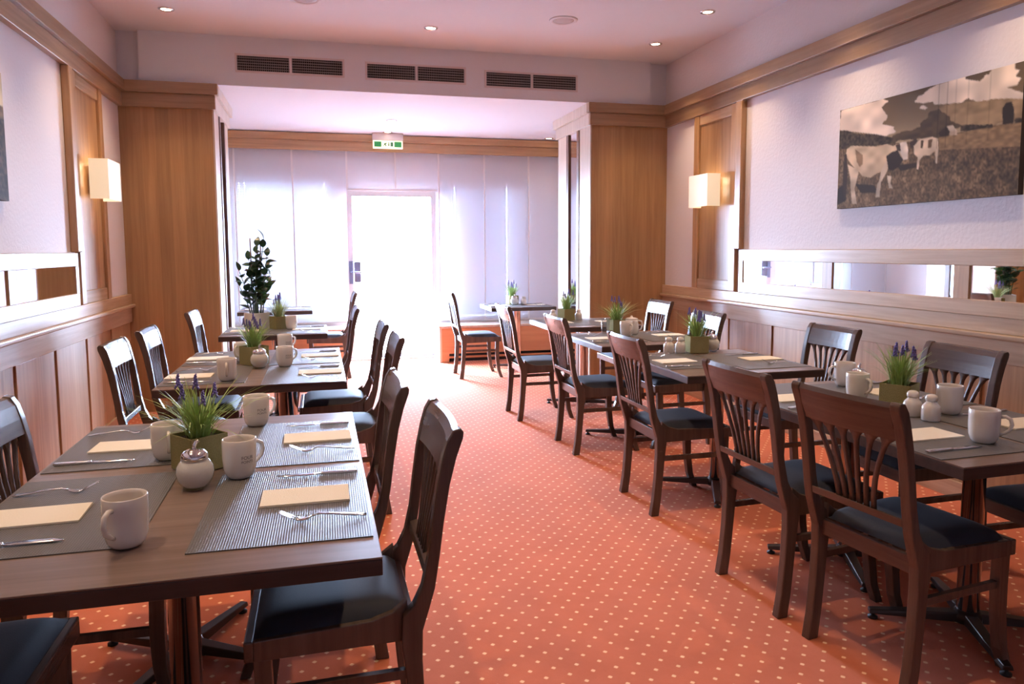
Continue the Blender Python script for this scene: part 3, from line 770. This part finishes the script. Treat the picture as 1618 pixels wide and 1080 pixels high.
# ------------------------------------------------------------------ dining chairs (local +X is where the sitter faces)
def make_chair():
    o = empty('dining_chair', '', 'chair')
    back = [(0, 0), (.016, .10), (.026, .22), (.031, .34), (.029, .42), (.012, .475), (-.004, .53), (-.017, .61), (-.029, .70), (-.046, .80), (-.064, .87), (-.082, .92), (-.084, .936), (-.076, .946)]
    front = [(-.056, .942), (-.040, .915), (-.027, .87), (-.012, .80), (.002, .70), (.013, .61), (.030, .535), (.052, .49), (.080, .462), (.085, .39), (.077, .33), (.068, .22), (.058, .10), (.045, 0)]
    outline = front[::-1] + back[::-1]
    for s in (-1, 1):
        y0, y1 = (.182, .218) if s > 0 else (-.218, -.182)
        MB().prism_y(outline, y0, y1).build('back_post', M['chair'], o, bevel=.004, fix=True)
    # crest rail between the posts, slightly bowed
    sec = [(-.020, .822), (-.030, .87), (-.043, .915), (-.058, .938), (-.074, .942), (-.080, .926), (-.066, .875), (-.046, .822)]
    m = MB(); n = 10; vs = []
    for i in range(n + 1):
        y = -.182 + .364 * i / n; bow = -.012 * (1 - (y / .182) ** 2)
        vs += [(x + bow, y, z) for x, z in sec]
    k = len(sec)
    fs = [(i * k + j, i * k + (j + 1) % k, (i + 1) * k + (j + 1) % k, (i + 1) * k + j) for i in range(n) for j in range(k)]
    fs += [tuple(range(k)), tuple(n * k + j for j in range(k - 1, -1, -1))]
    m.add(vs, fs).build('crest_rail', M['chair_x'], o, fix=True)
    MB().hexa([(-.006, -.182, .548), (.018, -.182, .541), (.018, .182, .541), (-.006, .182, .548), (-.010, -.182, .574), (.014, -.182, .567), (.014, .182, .567), (-.010, .182, .574)]).build('lower_rail', M['chair_x'], o, bevel=.003)
    for i in range(6):
        q = i - 2.5; path = []; wd = []
        for t in (0, .2, .4, .6, .74, .84, .90, .95, 1.0):
            y = q * .028 + q * (.0595 - .028) * t ** 1.8
            bow = -.010 * t * (1 - (y / .182) ** 2)
            path.append((.003 - .036 * t + bow * 1.0, y, .566 + .264 * t))
            wd.append(.0135 if t < .8 else (.015, .024, .045, .058)[(.84, .90, .95, 1.0).index(t)])
        MB().ribbon(path, wd, .011, (0, 1, 0)).build('slat', M['chair'], o, fix=True)
    hw = lambda x: .196 + (x - .06) * .075
    for s in (-1, 1):
        pts = [(.066, .388), (.445, .400), (.445, .452), (.16, .456), (.105, .470), (.066, .500)]
        f0 = lambda x: s * (hw(x) - .022); f1 = lambda x: s * hw(x)
        MB().prism_y(pts, f0, f1).build('seat_rail', M['chair'], o, bevel=.003, fix=True)
        leg = [(.455, 0), (.425, .08), (.407, .20), (.402, .30), (.405, .402), (.447, .402), (.444, .30), (.445, .20), (.460, .08), (.488, 0)]
        a, c = (.186, .222) if s > 0 else (-.222, -.186)
        MB().prism_y(leg, a, c).build('front_leg', M['chair'], o, bevel=.003, fix=True)
        MB().hexa([(.07, s * .200 - .009, .292), (.41, s * .204 - .009, .292), (.41, s * .204 + .009, .292), (.07, s * .200 + .009, .292),
                   (.07, s * .200 - .009, .316), (.41, s * .204 - .009, .316), (.41, s * .204 + .009, .316), (.07, s * .200 + .009, .316)]).build('stretcher', M['chair'], o)
    B(.445, .468, -hw(.45), hw(.45), .400, .452).build('front_rail', M['chair_x'], o, bevel=.004)
    B(.045, .064, -.182, .182, .388, .445).build('rear_rail', M['chair_x'], o, bevel=.003)
    m = MB(); n = 12; vs = []
    for j in range(n + 1):
        for i in range(n + 1):
            s_, t_ = -1 + 2 * i / n, -1 + 2 * j / n
            s_, t_ = math.copysign(abs(s_) ** .7, s_), math.copysign(abs(t_) ** .7, t_)
            x = .255 + .192 * s_; y = (hw(x) - .012) * t_
            if x < .09: y = max(-.176, min(.176, y))
            z = .450 + .040 * (1 - s_ ** 6) ** .5 * (1 - t_ ** 6) ** .5
            vs.append((x, y, z))
    m.add(vs, [(j * (n + 1) + i, j * (n + 1) + i + 1, (j + 1) * (n + 1) + i + 1, (j + 1) * (n + 1) + i) for j in range(n) for i in range(n)], True)
    m.build('seat_cushion', M['cushion'], o)
    return o
CHAIR = Kind(make_chair)
G1, G2, G3, G4 = 'chairs with their backs to the aisle, left tables', 'chairs along the left wall', 'chairs with their backs to the aisle, right tables', 'chairs along the right wall'
PI = math.pi
for x, y, a, g, lb in (
    (0.265, 2.05, PI, G1, 'large dark wooden chair in the left foreground, back to the aisle, nearest the camera'),
    (0.200, 2.68, PI, G1, 'dark wooden chair just behind the foreground chair at the front left table'),
    (0.345, 4.09, PI, G1, 'dark wooden chair on the aisle side of the second left table, nearer one'),
    (0.330, 4.83, PI, G1, 'dark wooden chair on the aisle side of the second left table, farther one'),
    (0.225, 6.19, PI, G1, 'dark wooden chair on the aisle side of the third left table'),
    (0.320, 8.48, PI, G1, 'dark wooden chair on the door side of the left window table'),
    (-1.10, 1.86, 0, G2, 'dark wooden chair cut off at the lower left corner, at the front left table'),
    (-0.905, 2.46, 0, G2, 'dark wooden chair at the left photo edge, behind the front left table'),
    (-0.975, 4.19, 0, G2, 'gleaming dark chair by the left wall, nearer one at the second left table'),
    (-0.955, 4.86, 0, G2, 'gleaming dark chair by the left wall, farther one at the second left table'),
    (-0.900, 6.15, 0, G2, 'dark wooden chair in front of the left pillar at the third left table'),
    (1.690, 2.01, 0.14, G3, 'large dark chair in the right foreground, nearest the camera, back to the aisle'),
    (1.640, 2.57, 0.04, G3, 'dark wooden chair next to the right foreground chair, second in the right row'),
    (1.655, 3.69, 0, G3, 'dark wooden chair at the second right table, third in the right aisle row'),
    (1.650, 4.90, 0, G3, 'dark wooden chair at the third right table, fourth in the right aisle row'),
    (1.545, 5.98, 0, G3, 'dark wooden chair at the fourth right table, fifth in the right aisle row'),
    (1.455, 8.08, 0, G3, 'dark wooden chair in front of the radiator cover right of the door'),
    (2.945, 6.16, PI, G4, 'dark wooden chair in the corner beside the right pillar'),
    (2.720, 4.91, PI, G4, 'dark wooden chair by the right wall half hidden behind the flower pot'),
    (2.890, 3.75, PI, G4, 'dark wooden chair by the right wall at the second right table, under the first mirror'),
    (2.850, 2.79, PI, G4, 'dark wooden chair by the right wall behind the front right flower pot'),
    (2.900, 2.06, PI, G4, 'dark wooden chair by the right wall cut off by the photo edge')):
    CHAIR.put((x, y, 0), a, lb, g)

# ------------------------------------------------------------------ tables
def table(x0, x1, y0, y1, feet, label, rotz=0.0):
    cx, cy = (x0 + x1) / 2, (y0 + y1) / 2; w, d = (x1 - x0) / 2, (y1 - y0) / 2
    o = empty('dining_table', label, 'table', (cx, cy, 0), rotz, 'dark wooden dining tables')
    B(-w, w, -d, d, .745, .75).build('table_top', M['table'], o, bevel=.0015)
    B(-w, w, -d, d, .709, .7449).build('edge_band', M['table_edge'], o, bevel=.002)  # lower slab of the top, edge shade put into its dark colour
    for fx, fy, arm in feet:
        MB().lathe([(.030, .05), (.038, .06), (.038, .69), (.09, .695), (.09, .708)], 24, (fx, fy, 0)).build('column', M['chrome'], o)
        MB().lathe([(.05, .022), (.05, .045), (.04, .065)], 20, (fx, fy, 0)).build('hub', M['bronze'], o)
        for k in range(4):
            a = math.radians(62 + 90 * k); c, s = math.cos(a), math.sin(a)
            p = lambda r, t, z: (fx + r * c - t * s, fy + r * s + t * c, z)
            MB().hexa([p(.03, -.026, .022), p(arm, -.018, .022), p(arm, .018, .022), p(.03, .026, .022),
                       p(.03, -.022, .058), p(arm, -.014, .038), p(arm, .014, .038), p(.03, .022, .058)]).build('base_arm', M['bronze'], o, bevel=.003)
            q = p(arm - .015, 0, 0)
            MB().lathe([(.018, 0), (.018, .008), (.007, .012), (.007, .024)], 12, (q[0], q[1], 0)).build('foot_glide', M['black'], o)
    return o
TZ = .75
table(-0.82, 0.115, 1.545, 3.025, [(0, -.345, .33), (-.12, .38, .33)], 'big dark table laid for four in the left foreground')
table(-0.78, 0.118, 3.755, 5.10, [(.14, -.30, .34), (.14, .34, .34)], 'dark table laid for four, second from the camera on the left')
table(-0.76, 0.052, 6.00, 6.74, [(0, 0, .33)], 'dark table with the tall leafy plant, third from the camera on the left')
table(-0.86, -0.08, 8.36, 9.02, [(0, 0, .30)], 'dark table at the window left of the glass door')
table(1.82, 2.66, 1.755, 3.10, [(.05, -.30, .34), (.05, .33, .34)], 'dark table laid for four in the right foreground', 0.03)
table(1.82, 2.64, 3.41, 4.27, [(0, -.02, .36)], 'dark table with salt and pepper, second from the camera on the right')
table(1.83, 2.68, 4.63, 5.45, [(0, .01, .36)], 'dark table with mug and jug, third from the camera on the right')
table(1.90, 2.70, 5.86, 6.64, [(0, 0, .34)], 'dark table in front of the right pillar, fourth from the camera on the right')
table(1.87, 2.64, 8.10, 8.72, [(0, 0, .30)], 'dark table at the window right of the glass door')

# ------------------------------------------------------------------ place settings
def make_mat():
    return tag(B(-.2, .2, -.29, .29, 0, .0022).build('placemat', M['weave']), '', 'placemat')
def make_napkin():
    o = B(-.112, .112, -.067, .067, 0, .0022).build('paper_napkin', M['napkin']); tag(o, '', 'napkin')
    MB().hexa([(-.112, -.0665, .0023), (.112, -.0665, .0023), (.111, .066, .0027), (-.111, .066, .0027), (-.112, -.0665, .0045), (.112, -.0665, .0045), (.111, .066, .0052), (-.111, .066, .0052)]).build('top_fold', M['napkin'], o)
    return o
def make_fork():
    m = MB()
    m.ribbon([(0, 0, .003), (.01, 0, .004), (.05, 0, .008), (.09, 0, .0125), (.115, 0, .0135), (.13, 0, .0095)], [.010, .0155, .0135, .009, .0065, .0075], .0028, (0, 1, 0))
    o = m.build('fork', M['steel']); tag(o, '', 'fork')
    m = MB().ribbon([(.13, 0, .0095), (.138, 0, .006), (.148, 0, .0035), (.158, 0, .0035), (.166, 0, .006)], [.0075, .017, .0235, .0245, .024], .0022, (0, 1, 0))
    m.build('fork_head', M['steel'], o)
    t = MB()
    for k in range(4):
        y = (k - 1.5) * .0064
        t.ribbon([(.166, y, .006), (.182, y, .013), (.198, y, .021), (.206, y * .97, .0245)], [.0042, .0038, .0032, .0016], .0018, (0, 1, 0))
    t.build('tines', M['steel'], o)
    return o
def make_knife():
    o = MB().ribbon([(0, 0, .0045), (.008, 0, .0045), (.04, 0, .0045), (.09, 0, .0045), (.105, 0, .0045)], [.012, .018, .0165, .0135, .011], .008, (0, 1, 0)).build('knife', M['steel'], bevel=.002)
    tag(o, '', 'knife')
    MB().ribbon([(.105, 0, .0045), (.125, .001, .0042), (.17, .002, .004), (.205, .0015, .0038), (.226, -.003, .0035)], [.011, .019, .021, .017, .005], .0016, (0, 1, 0)).build('blade', M['steel'], o)
    return o
MAT, NAP, FORK, KNIFE = Kind(make_mat), Kind(make_napkin), Kind(make_fork), Kind(make_knife)
def setting(x, y, a, where, dn=0.0, mat_y=0.03):
    """x = table edge; the sitter looks along local +X"""
    c, s = math.cos(a), math.sin(a); r = random.uniform
    P = lambda u, v, z: (x + u * c - v * s, y + u * s + v * c, z)
    MAT.put(P(.208, mat_y, TZ + .0004), a + r(-.012, .012), 'grey woven placemat, ' + where, 'grey woven placemats')
    NAP.put(P(.165 + dn, 0.0, TZ + .0032), a + r(-.03, .03), 'cream folded paper napkin, ' + where, 'cream paper napkins')
    FORK.put(P(.018, .185, TZ + .003), a + r(-.05, .05), 'steel fork, ' + where, 'steel forks')
    KNIFE.put(P(.022, -.185, TZ + .003), a + r(-.03, .05), 'steel knife, ' + where, 'steel knives')
for x, y, a, w, dn in (
    (.115, 1.985, PI, 'front left table, aisle side, nearer the camera', 0), (.115, 2.62, PI, 'front left table, aisle side, farther from the camera', -.03),
    (-.82, 2.00, 0, 'front left table, wall side, nearer the camera', -.035), (-.82, 2.665, 0, 'front left table, wall side, farther from the camera', .03),
    (.118, 4.065, PI, 'second left table, aisle side, nearer the camera', -.04), (.118, 4.72, PI, 'second left table, aisle side, farther from the camera', -.04),
    (-.78, 4.10, 0, 'second left table, wall side, nearer the camera', -.05), (-.78, 4.76, 0, 'second left table, wall side, farther from the camera', -.05),
    (.052, 6.36, PI, 'third left table, aisle side', 0), (-.76, 6.36, 0, 'third left table, wall side', 0),
    (-.08, 8.68, PI, 'left window table, door side', 0), (-.86, 8.68, 0, 'left window table, wall side', 0),
    (1.825, 2.08, 0.03, 'front right table, aisle side, nearer the camera', .03), (1.80, 2.76, 0.03, 'front right table, aisle side, farther from the camera', .02),
    (2.665, 2.13, PI + .03, 'front right table, wall side, nearer the camera', 0), (2.645, 2.78, PI + .03, 'front right table, wall side, farther from the camera', 0),
    (1.82, 3.88, 0, 'second right table, aisle side', 0), (2.64, 3.83, PI, 'second right table, wall side', -.04),
    (1.83, 5.04, 0, 'third right table, aisle side', 0), (2.68, 5.10, PI, 'third right table, wall side', -.04),
    (1.90, 6.25, 0, 'fourth right table, aisle side', 0), (2.70, 6.25, PI, 'fourth right table, wall side', 0),
    (1.87, 8.41, 0, 'right window table, door side', 0), (2.64, 8.41, PI, 'right window table, pillar side', 0)):
    setting(x, y, a, w, dn)

# ------------------------------------------------------------------ mugs, shakers, dispensers
def text_points(body, size):
    cu = bpy.data.curves.new('letters', 'FONT'); cu.body = body; cu.size = size; cu.align_x = 'CENTER'
    t = bpy.data.objects.new('letters', cu); COL.objects.link(t)
    me = t.evaluated_get(bpy.context.evaluated_depsgraph_get()).to_mesh()
    vs = [v.co.copy() for v in me.vertices]; fs = [tuple(p.vertices) for p in me.polygons]
    bpy.data.objects.remove(t); bpy.data.curves.remove(cu)
    return vs, fs
def make_mug(printed=True):
    R, H = .047, .113
    prof = [(0, .0), (.028, .0), (.033, .002), (.040, .012), (.0445, .028), (R - .0005, .055), (R, .09), (R, H - .002), (R - .0015, H), (R - .004, H - .001), (R - .0048, H - .01), (R - .005, .05), (.036, .014), (0, .008)]
    o = MB().lathe(prof[1:-1] + [prof[-1]], 32).build('coffee_mug', M['ceramic']); tag(o, '', 'mug')
    MB().tube([(R - .002, 0, .092), (R + .012, 0, .094), (R + .026, 0, .086), (R + .030, 0, .068), (R + .024, 0, .050), (R + .010, 0, .038), (R - .004, 0, .030)], [.0055, .0058, .006, .006, .0058, .0055, .005], 10).build('handle', M['ceramic'], o)
    if not printed: return o
    m = MB(); rr = R + .0004
    for body, z, size in (('FOUR', .060, .0135), ('POINTS', .049, .0105)):
        vs, fs = text_points(body, size)
        a0 = math.radians(-95)
        m.add([(rr * math.cos(a0 + v.x / rr), rr * math.sin(a0 + v.x / rr), z + v.y) for v in vs], fs)
    m.build('print', M['print'], o)
    return o
MUG, PLAIN_MUG = Kind(make_mug), Kind(lambda: make_mug(False))
GM = 'white coffee mugs on the tables'
for x, y, az, lb in (
    (-.429, 1.755, -110, 'big white mug nearest the camera on the front left table'),
    (-.475, 2.475, -75, 'white mug half hidden behind the flower pot on the front left table'),
    (-.236, 2.215, 38, 'white mug with grey print right of the flower pot, front left table'),
    (-.240, 2.87, 35, 'white mug with grey print at the far end of the front left table'),
    (-.462, 3.925, -85, 'white mug with handle towards the camera on the second left table'),
    (-.451, 4.60, -120, 'white mug left of the flower pot on the second left table'),
    (-.200, 4.33, 35, 'white mug right of the sugar dispenser on the second left table'),
    (-.225, 4.96, 35, 'white mug at the far end of the second left table'),
    (-.235, 6.40, 70, 'white mug right of the green flower pot on the third left table'),
    (2.395, 2.955, 170, 'white mug farthest from the camera on the front right table'),
    (2.240, 2.68, -85, 'white mug left of the flower pot on the front right table'),
    (2.385, 2.34, 20, 'white mug behind the salt and pepper shakers on the front right table'),
    (2.139, 1.955, -50, 'white mug nearest the camera on the front right table'),
    (2.218, 5.12, -75, 'white mug in front of the white jug on the third right table')):
    (MUG if x < 1 else PLAIN_MUG).put((x, y, TZ + (.003 if x < 1 else .0028)), math.radians(az), lb, GM)
def make_shaker():
    o = MB().lathe([(0.001, 0), (.030, 0), (.0335, .004), (.0335, .045), (.031, .056), (.024, .064), (.0195, .069), (.0185, .073)], 24).build('shaker', M['ceramic'])
    MB().lathe([(.0185, .073), (.0215, .077), (.0222, .086), (.0185, .095), (.010, .0995), (0, .1005)], 24).build('cap', M['ceramic'], o)
    return tag(o, '', 'shaker')
def rename(o, n): o.name = n; return o
SH = Kind(make_shaker)
for x, y, n, lb in ((2.215, 2.345, 'salt_shaker', 'white ceramic shaker left of the pair on the front right table'), (2.222, 2.262, 'pepper_shaker', 'white ceramic shaker right of the pair on the front right table'),
                    (2.115, 4.215, 'salt_shaker', 'white ceramic shaker left of the pair on the second right table'), (2.190, 4.205, 'pepper_shaker', 'white ceramic shaker right of the pair on the second right table'),
                    (2.085, 6.50, 'salt_shaker', 'white ceramic shaker left of the flower pot on the fourth right table'), (2.32, 6.46, 'pepper_shaker', 'white ceramic shaker right of the flower pot on the fourth right table'),
                    (2.36, 8.50, 'salt_shaker', 'small white shaker on the right window table')):
    rename(SH.put((x, y, TZ + .0028), 0, lb, 'salt and pepper shakers'), n)
def make_dispenser():
    o = empty('sugar_dispenser', '', 'sugar dispenser')
    MB().lathe([(.001, .004), (.026, .004), (.034, .012), (.044, .026), (.0485, .043), (.046, .060), (.038, .073), (.0315, .079)], 28).build('sugar', M['sugar'], o)
    MB().lathe([(.001, 0), (.030, 0), (.034, .004), (.0455, .022), (.0500, .043), (.0475, .061), (.0395, .074), (.033, .081)], 28).build('glass_jar', M['glass'], o)
    MB().lathe([(.034, .078), (.0355, .080), (.0355, .088), (.033, .096), (.025, .104), (.012, .109), (.0001, .110)], 28).build('chrome_cap', M['chrome'], o)
    MB().tube([(0, 0, .106), (.001, 0, .118), (.006, 0, .126), (.012, 0, .130)], [.006, .0055, .005, .0045], 10).build('spout', M['chrome'], o)
    return o
M['sugar'] = plain('white_sugar', (.86, .80, .72), .85, bump=.3, bscale=600)
SD = Kind(make_dispenser)
for x, y, lb in ((-.345, 2.145, 'glass sugar dispenser with chrome cap before the flower pot, front left table'),
                 (-.335, 4.315, 'glass sugar dispenser with chrome cap before the flower pot, second left table'),
                 (2.345, 2.80, 'glass sugar dispenser with chrome spout behind a mug on the front right table'),
                 (2.415, 4.215, 'glass sugar dispenser right of the flower pot on the second right table'),
                 (2.235, 8.47, 'round sugar dispenser before the flower pot on the right window table')):
    SD.put((x, y, TZ + .003), 0.4, lb, 'sugar dispensers')
# jug and glass on the third right table
j = empty('milk_jug', 'white lidded ceramic jug behind the mug on the third right table', 'jug', (2.315, 5.245, TZ + .003), -.2)
MB().lathe([(.001, 0), (.045, 0), (.052, .01), (.056, .05), (.050, .095), (.047, .115)], 28).build('body', M['ceramic'], j)
MB().lathe([(.0475, .115), (.048, .121), (.030, .127), (.010, .130), (.008, .140), (.0001, .143)], 24).build('lid', M['ceramic'], j)
MB().tube([(.050, 0, .105), (.078, 0, .098), (.086, 0, .070), (.076, 0, .038), (.053, 0, .026)], .0065, 10).build('handle', M['ceramic'], j)
g = empty('water_glass', 'tall clear glass left of the flower pot on the third right table', 'glass', (2.140, 5.34, TZ + .003))
MB().lathe([(.001, 0), (.028, 0), (.030, .004), (.033, .118), (.0315, .118), (.0285, .010), (.001, .009)], 24).build('tumbler', M['glass'], g)

# ------------------------------------------------------------------ flower pots with grass and violet spikes
def pot(loc, rotz, label, seed, side=.118, hgt=.105, spread=1.0, pale=False, nfl=6, top=.17):
    rnd = random.Random(seed)
    o = empty('flower_pot', label, 'potted flower', loc, rotz, 'green felt pots of grass and violet flowers')
    s = side / 2; t = .004
    m = MB()
    m.box(-s, s, -s, -s + t, .0, hgt); m.box(-s, s, s - t, s, 0, hgt); m.box(-s, -s + t, -s + t, s - t, 0, hgt); m.box(s - t, s, -s + t, s - t, 0, hgt); m.box(-s + t, s - t, -s + t, s - t, 0, t)
    m.build('pot', M['felt'], o, bevel=.0015)
    B(-s + t + .0005, s - t - .0005, -s + t + .0005, s - t - .0005, t, hgt - .012).build('soil', M['soil'], o)
    gm = MB()
    for i in range(150):
        a = rnd.uniform(0, 2 * PI); r0 = rnd.uniform(0, s * .6); L = rnd.uniform(.55, 1.05) * top; out = rnd.uniform(.1, 1.0) ** 1.15 * .19 * spread
        bx, by = r0 * math.cos(a), r0 * math.sin(a); a += rnd.uniform(-.7, .7); dx, dy = math.cos(a) * out, math.sin(a) * out
        drop = rnd.uniform(0, .35) * out
        path = [(bx + dx * q ** 1.6, by + dy * q ** 1.6, hgt - .014 + L * q - drop * q ** 3) for q in (0, .25, .5, .75, 1)]
        gm.ribbon(path, [.0038, .0044, .0040, .0030, .0008], 0, (-math.sin(a), math.cos(a), 0))
    stuff(gm.build('grass', M['grass_pale'] if pale else M['grass'], o))
    for i in range(nfl):
        a = rnd.uniform(0, 2 * PI); r = rnd.uniform(.008, .04); h = rnd.uniform(.10, .155) * top / .17
        lean = rnd.uniform(0, .03); x, y = r * math.cos(a), r * math.sin(a); tx, ty = x + lean * math.cos(a), y + lean * math.sin(a)
        f = MB().tube([(x * .4, y * .4, hgt - .014), ((x + tx) / 2, (y + ty) / 2, hgt + h * .55), (tx, ty, hgt + h)], .0014, 5).build('flower_stem', M['grass'], o)
        fl = MB()
        for k in range(22):
            q = k / 21; w = k * 2.4; rr = .0085 * (1 - .55 * q) * (0.6 + .4 * math.sin(PI * min(1, q * 3 + .2)))
            c = (tx + rr * math.cos(w), ty + rr * math.sin(w), hgt + h - .012 + .042 * q)
            e = .0052 * (1 - .4 * q)
            fl.add([(c[0] + e, c[1], c[2]), (c[0], c[1] + e, c[2]), (c[0] - e, c[1], c[2]), (c[0], c[1] - e, c[2]), (c[0], c[1], c[2] + e * 1.3), (c[0], c[1], c[2] - e * 1.3)],
                   [(0, 1, 4), (1, 2, 4), (2, 3, 4), (3, 0, 4), (1, 0, 5), (2, 1, 5), (3, 2, 5), (0, 3, 5)], True)
        fl.build('flower_spike', M['lavender'], f)
    return o
pz = TZ + .003
pot((-.362, 2.345, pz), math.radians(38), 'olive felt pot of spreading grass and violet flowers, front left table', 3, spread=1.2, nfl=5)
pot((-.375, 4.47, pz), math.radians(38), 'olive felt pot of grass and violet flowers, second left table', 5, nfl=9, spread=.8)
pot((-.335, 6.48, pz), math.radians(30), 'olive felt pot of pale grass and blue flowers, third left table', 9, spread=1.0, pale=True, nfl=9, top=.185)
pot((2.265, 2.47, pz), math.radians(32), 'olive felt pot of grass and lavender, front right table', 11, spread=.75, nfl=6)
pot((2.300, 4.20, pz), math.radians(-10), 'olive felt pot of grass and violet flowers, second right table', 12, spread=.9, nfl=9)
pot((2.246, 5.372, pz), math.radians(5), 'olive felt pot of wide grass and violet flowers, third right table', 14, spread=1.25, nfl=6)
pot((2.205, 6.47, pz), math.radians(15), 'olive felt pot of grass and violet flowers, fourth right table', 15, spread=.7, nfl=6)
pot((2.245, 8.61, pz), math.radians(10), 'olive felt pot of grass and blue flowers, right window table', 17, spread=.7, nfl=8)

# ------------------------------------------------------------------ tall leafy plant in a white planter
P = empty('potted_plant', 'tall leafy green plant in a square white planter, third left table', 'plant', (-.515, 6.53, pz), math.radians(33))
s, t, hg = .076, .008, .135
m = MB()
m.box(-s, s, -s, -s + t, 0, hg); m.box(-s, s, s - t, s, 0, hg); m.box(-s, -s + t, -s + t, s - t, 0, hg); m.box(s - t, s, -s + t, s - t, 0, hg); m.box(-s + t, s - t, -s + t, s - t, 0, t)
m.build('planter', M['planter'], P, bevel=.003)
B(-s + t + .001, s - t - .001, -s + t + .001, s - t - .001, t, hg - .02).build('soil', M['soil'], P)
rnd = random.Random(21)
for x, y, h, lx in ((-.02, .015, .62, -.01), (.035, -.01, .60, .015)):
    MB().tube([(x, y, hg - .03), (x + lx, y, hg + h)], .005, 8).build('stake', M['stake'], P)
def leaf_mesh(name, mat):
    vs = []; n = 6
    for i in range(n + 1):
        q = i / n; w = .5 * math.sin(PI * q ** .8) * .46 if 0 < i < n else 0.0
        z = .10 * math.sin(PI * q) - .12 * q * q
        vs += [(q, -w, z + .06 * w), (q, 0, z), (q, w, z + .06 * w)]
    fs = []
    for i in range(n):
        a = i * 3
        fs += [(a, a + 3, a + 4, a + 1), (a + 1, a + 4, a + 5, a + 2)]
    me = bpy.data.meshes.new(name); me.from_pydata(vs, [], fs); me.materials.append(mat)
    me.polygons.foreach_set('use_smooth', [True] * len(fs)); me.update()
    return me
LM = [leaf_mesh('leaf', M['leaf']), leaf_mesh('leaf', M['leaf2'])]
# stems given in room directions, turned back by the planter's own rotation
ca, sa = math.cos(-math.radians(33)), math.sin(-math.radians(33))
rt = lambda x, y: (x * ca - y * sa, x * sa + y * ca)
for bx, by, tx, ty, h, nl, fresh, size in ((-.02, 0, -.05, .0, .44, 8, 0, .066), (.0, .02, .075, .02, .60, 9, 0, .070), (.03, -.01, .10, -.04, .47, 8, 0, .066),
                                         (-.03, -.02, -.125, -.03, .35, 6, 0, .070), (.045, .01, .115, .02, .31, 6, 1, .075), (-.01, .03, -.05, .07, .42, 7, 0, .064),
                                         (.03, .02, .09, .05, .36, 7, 1, .070), (-.045, -.01, -.13, .02, .22, 3, 0, .066), (.0, -.03, .01, -.06, .50, 8, 0, .064),
                                         (.01, -.01, .02, .02, .55, 8, 0, .066)):
    b0, t0 = rt(bx, by), rt(tx, ty)
    path = [(b0[0] + (t0[0] - b0[0]) * q ** 1.4, b0[1] + (t0[1] - b0[1]) * q ** 1.4, hg - .03 + (h + .03) * q) for q in (0, .25, .5, .75, 1)]
    st = MB().tube(path, [.006, .0052, .0045, .0035, .002], 7).build('stem', M['stem'], P)
    for k in range(nl):
        q = .26 + .74 * k / (nl - 1); i = min(3, int(q * 4)); f = q * 4 - i
        a, b_ = Vector(path[i]), Vector(path[i + 1]); p = a.lerp(b_, f)
        sides = (1, -1) if k < nl - 1 else (0,)
        ang = k * 1.9 + rnd.uniform(-.5, .5)
        for sd in sides:
            lf = bpy.data.objects.new('leaf', LM[fresh]); COL.objects.link(lf); lf.parent = st
            yaw = ang + (0 if sd >= 0 else PI) + rnd.uniform(-.3, .3)
            lf.location = p; lf.rotation_euler = (rnd.uniform(-.5, .5), -rnd.uniform(.15, 1.05) if sd else -1.2, yaw)
            L = size * rnd.uniform(1.15, 1.6); lf.scale = (L, L * 1.25, L)
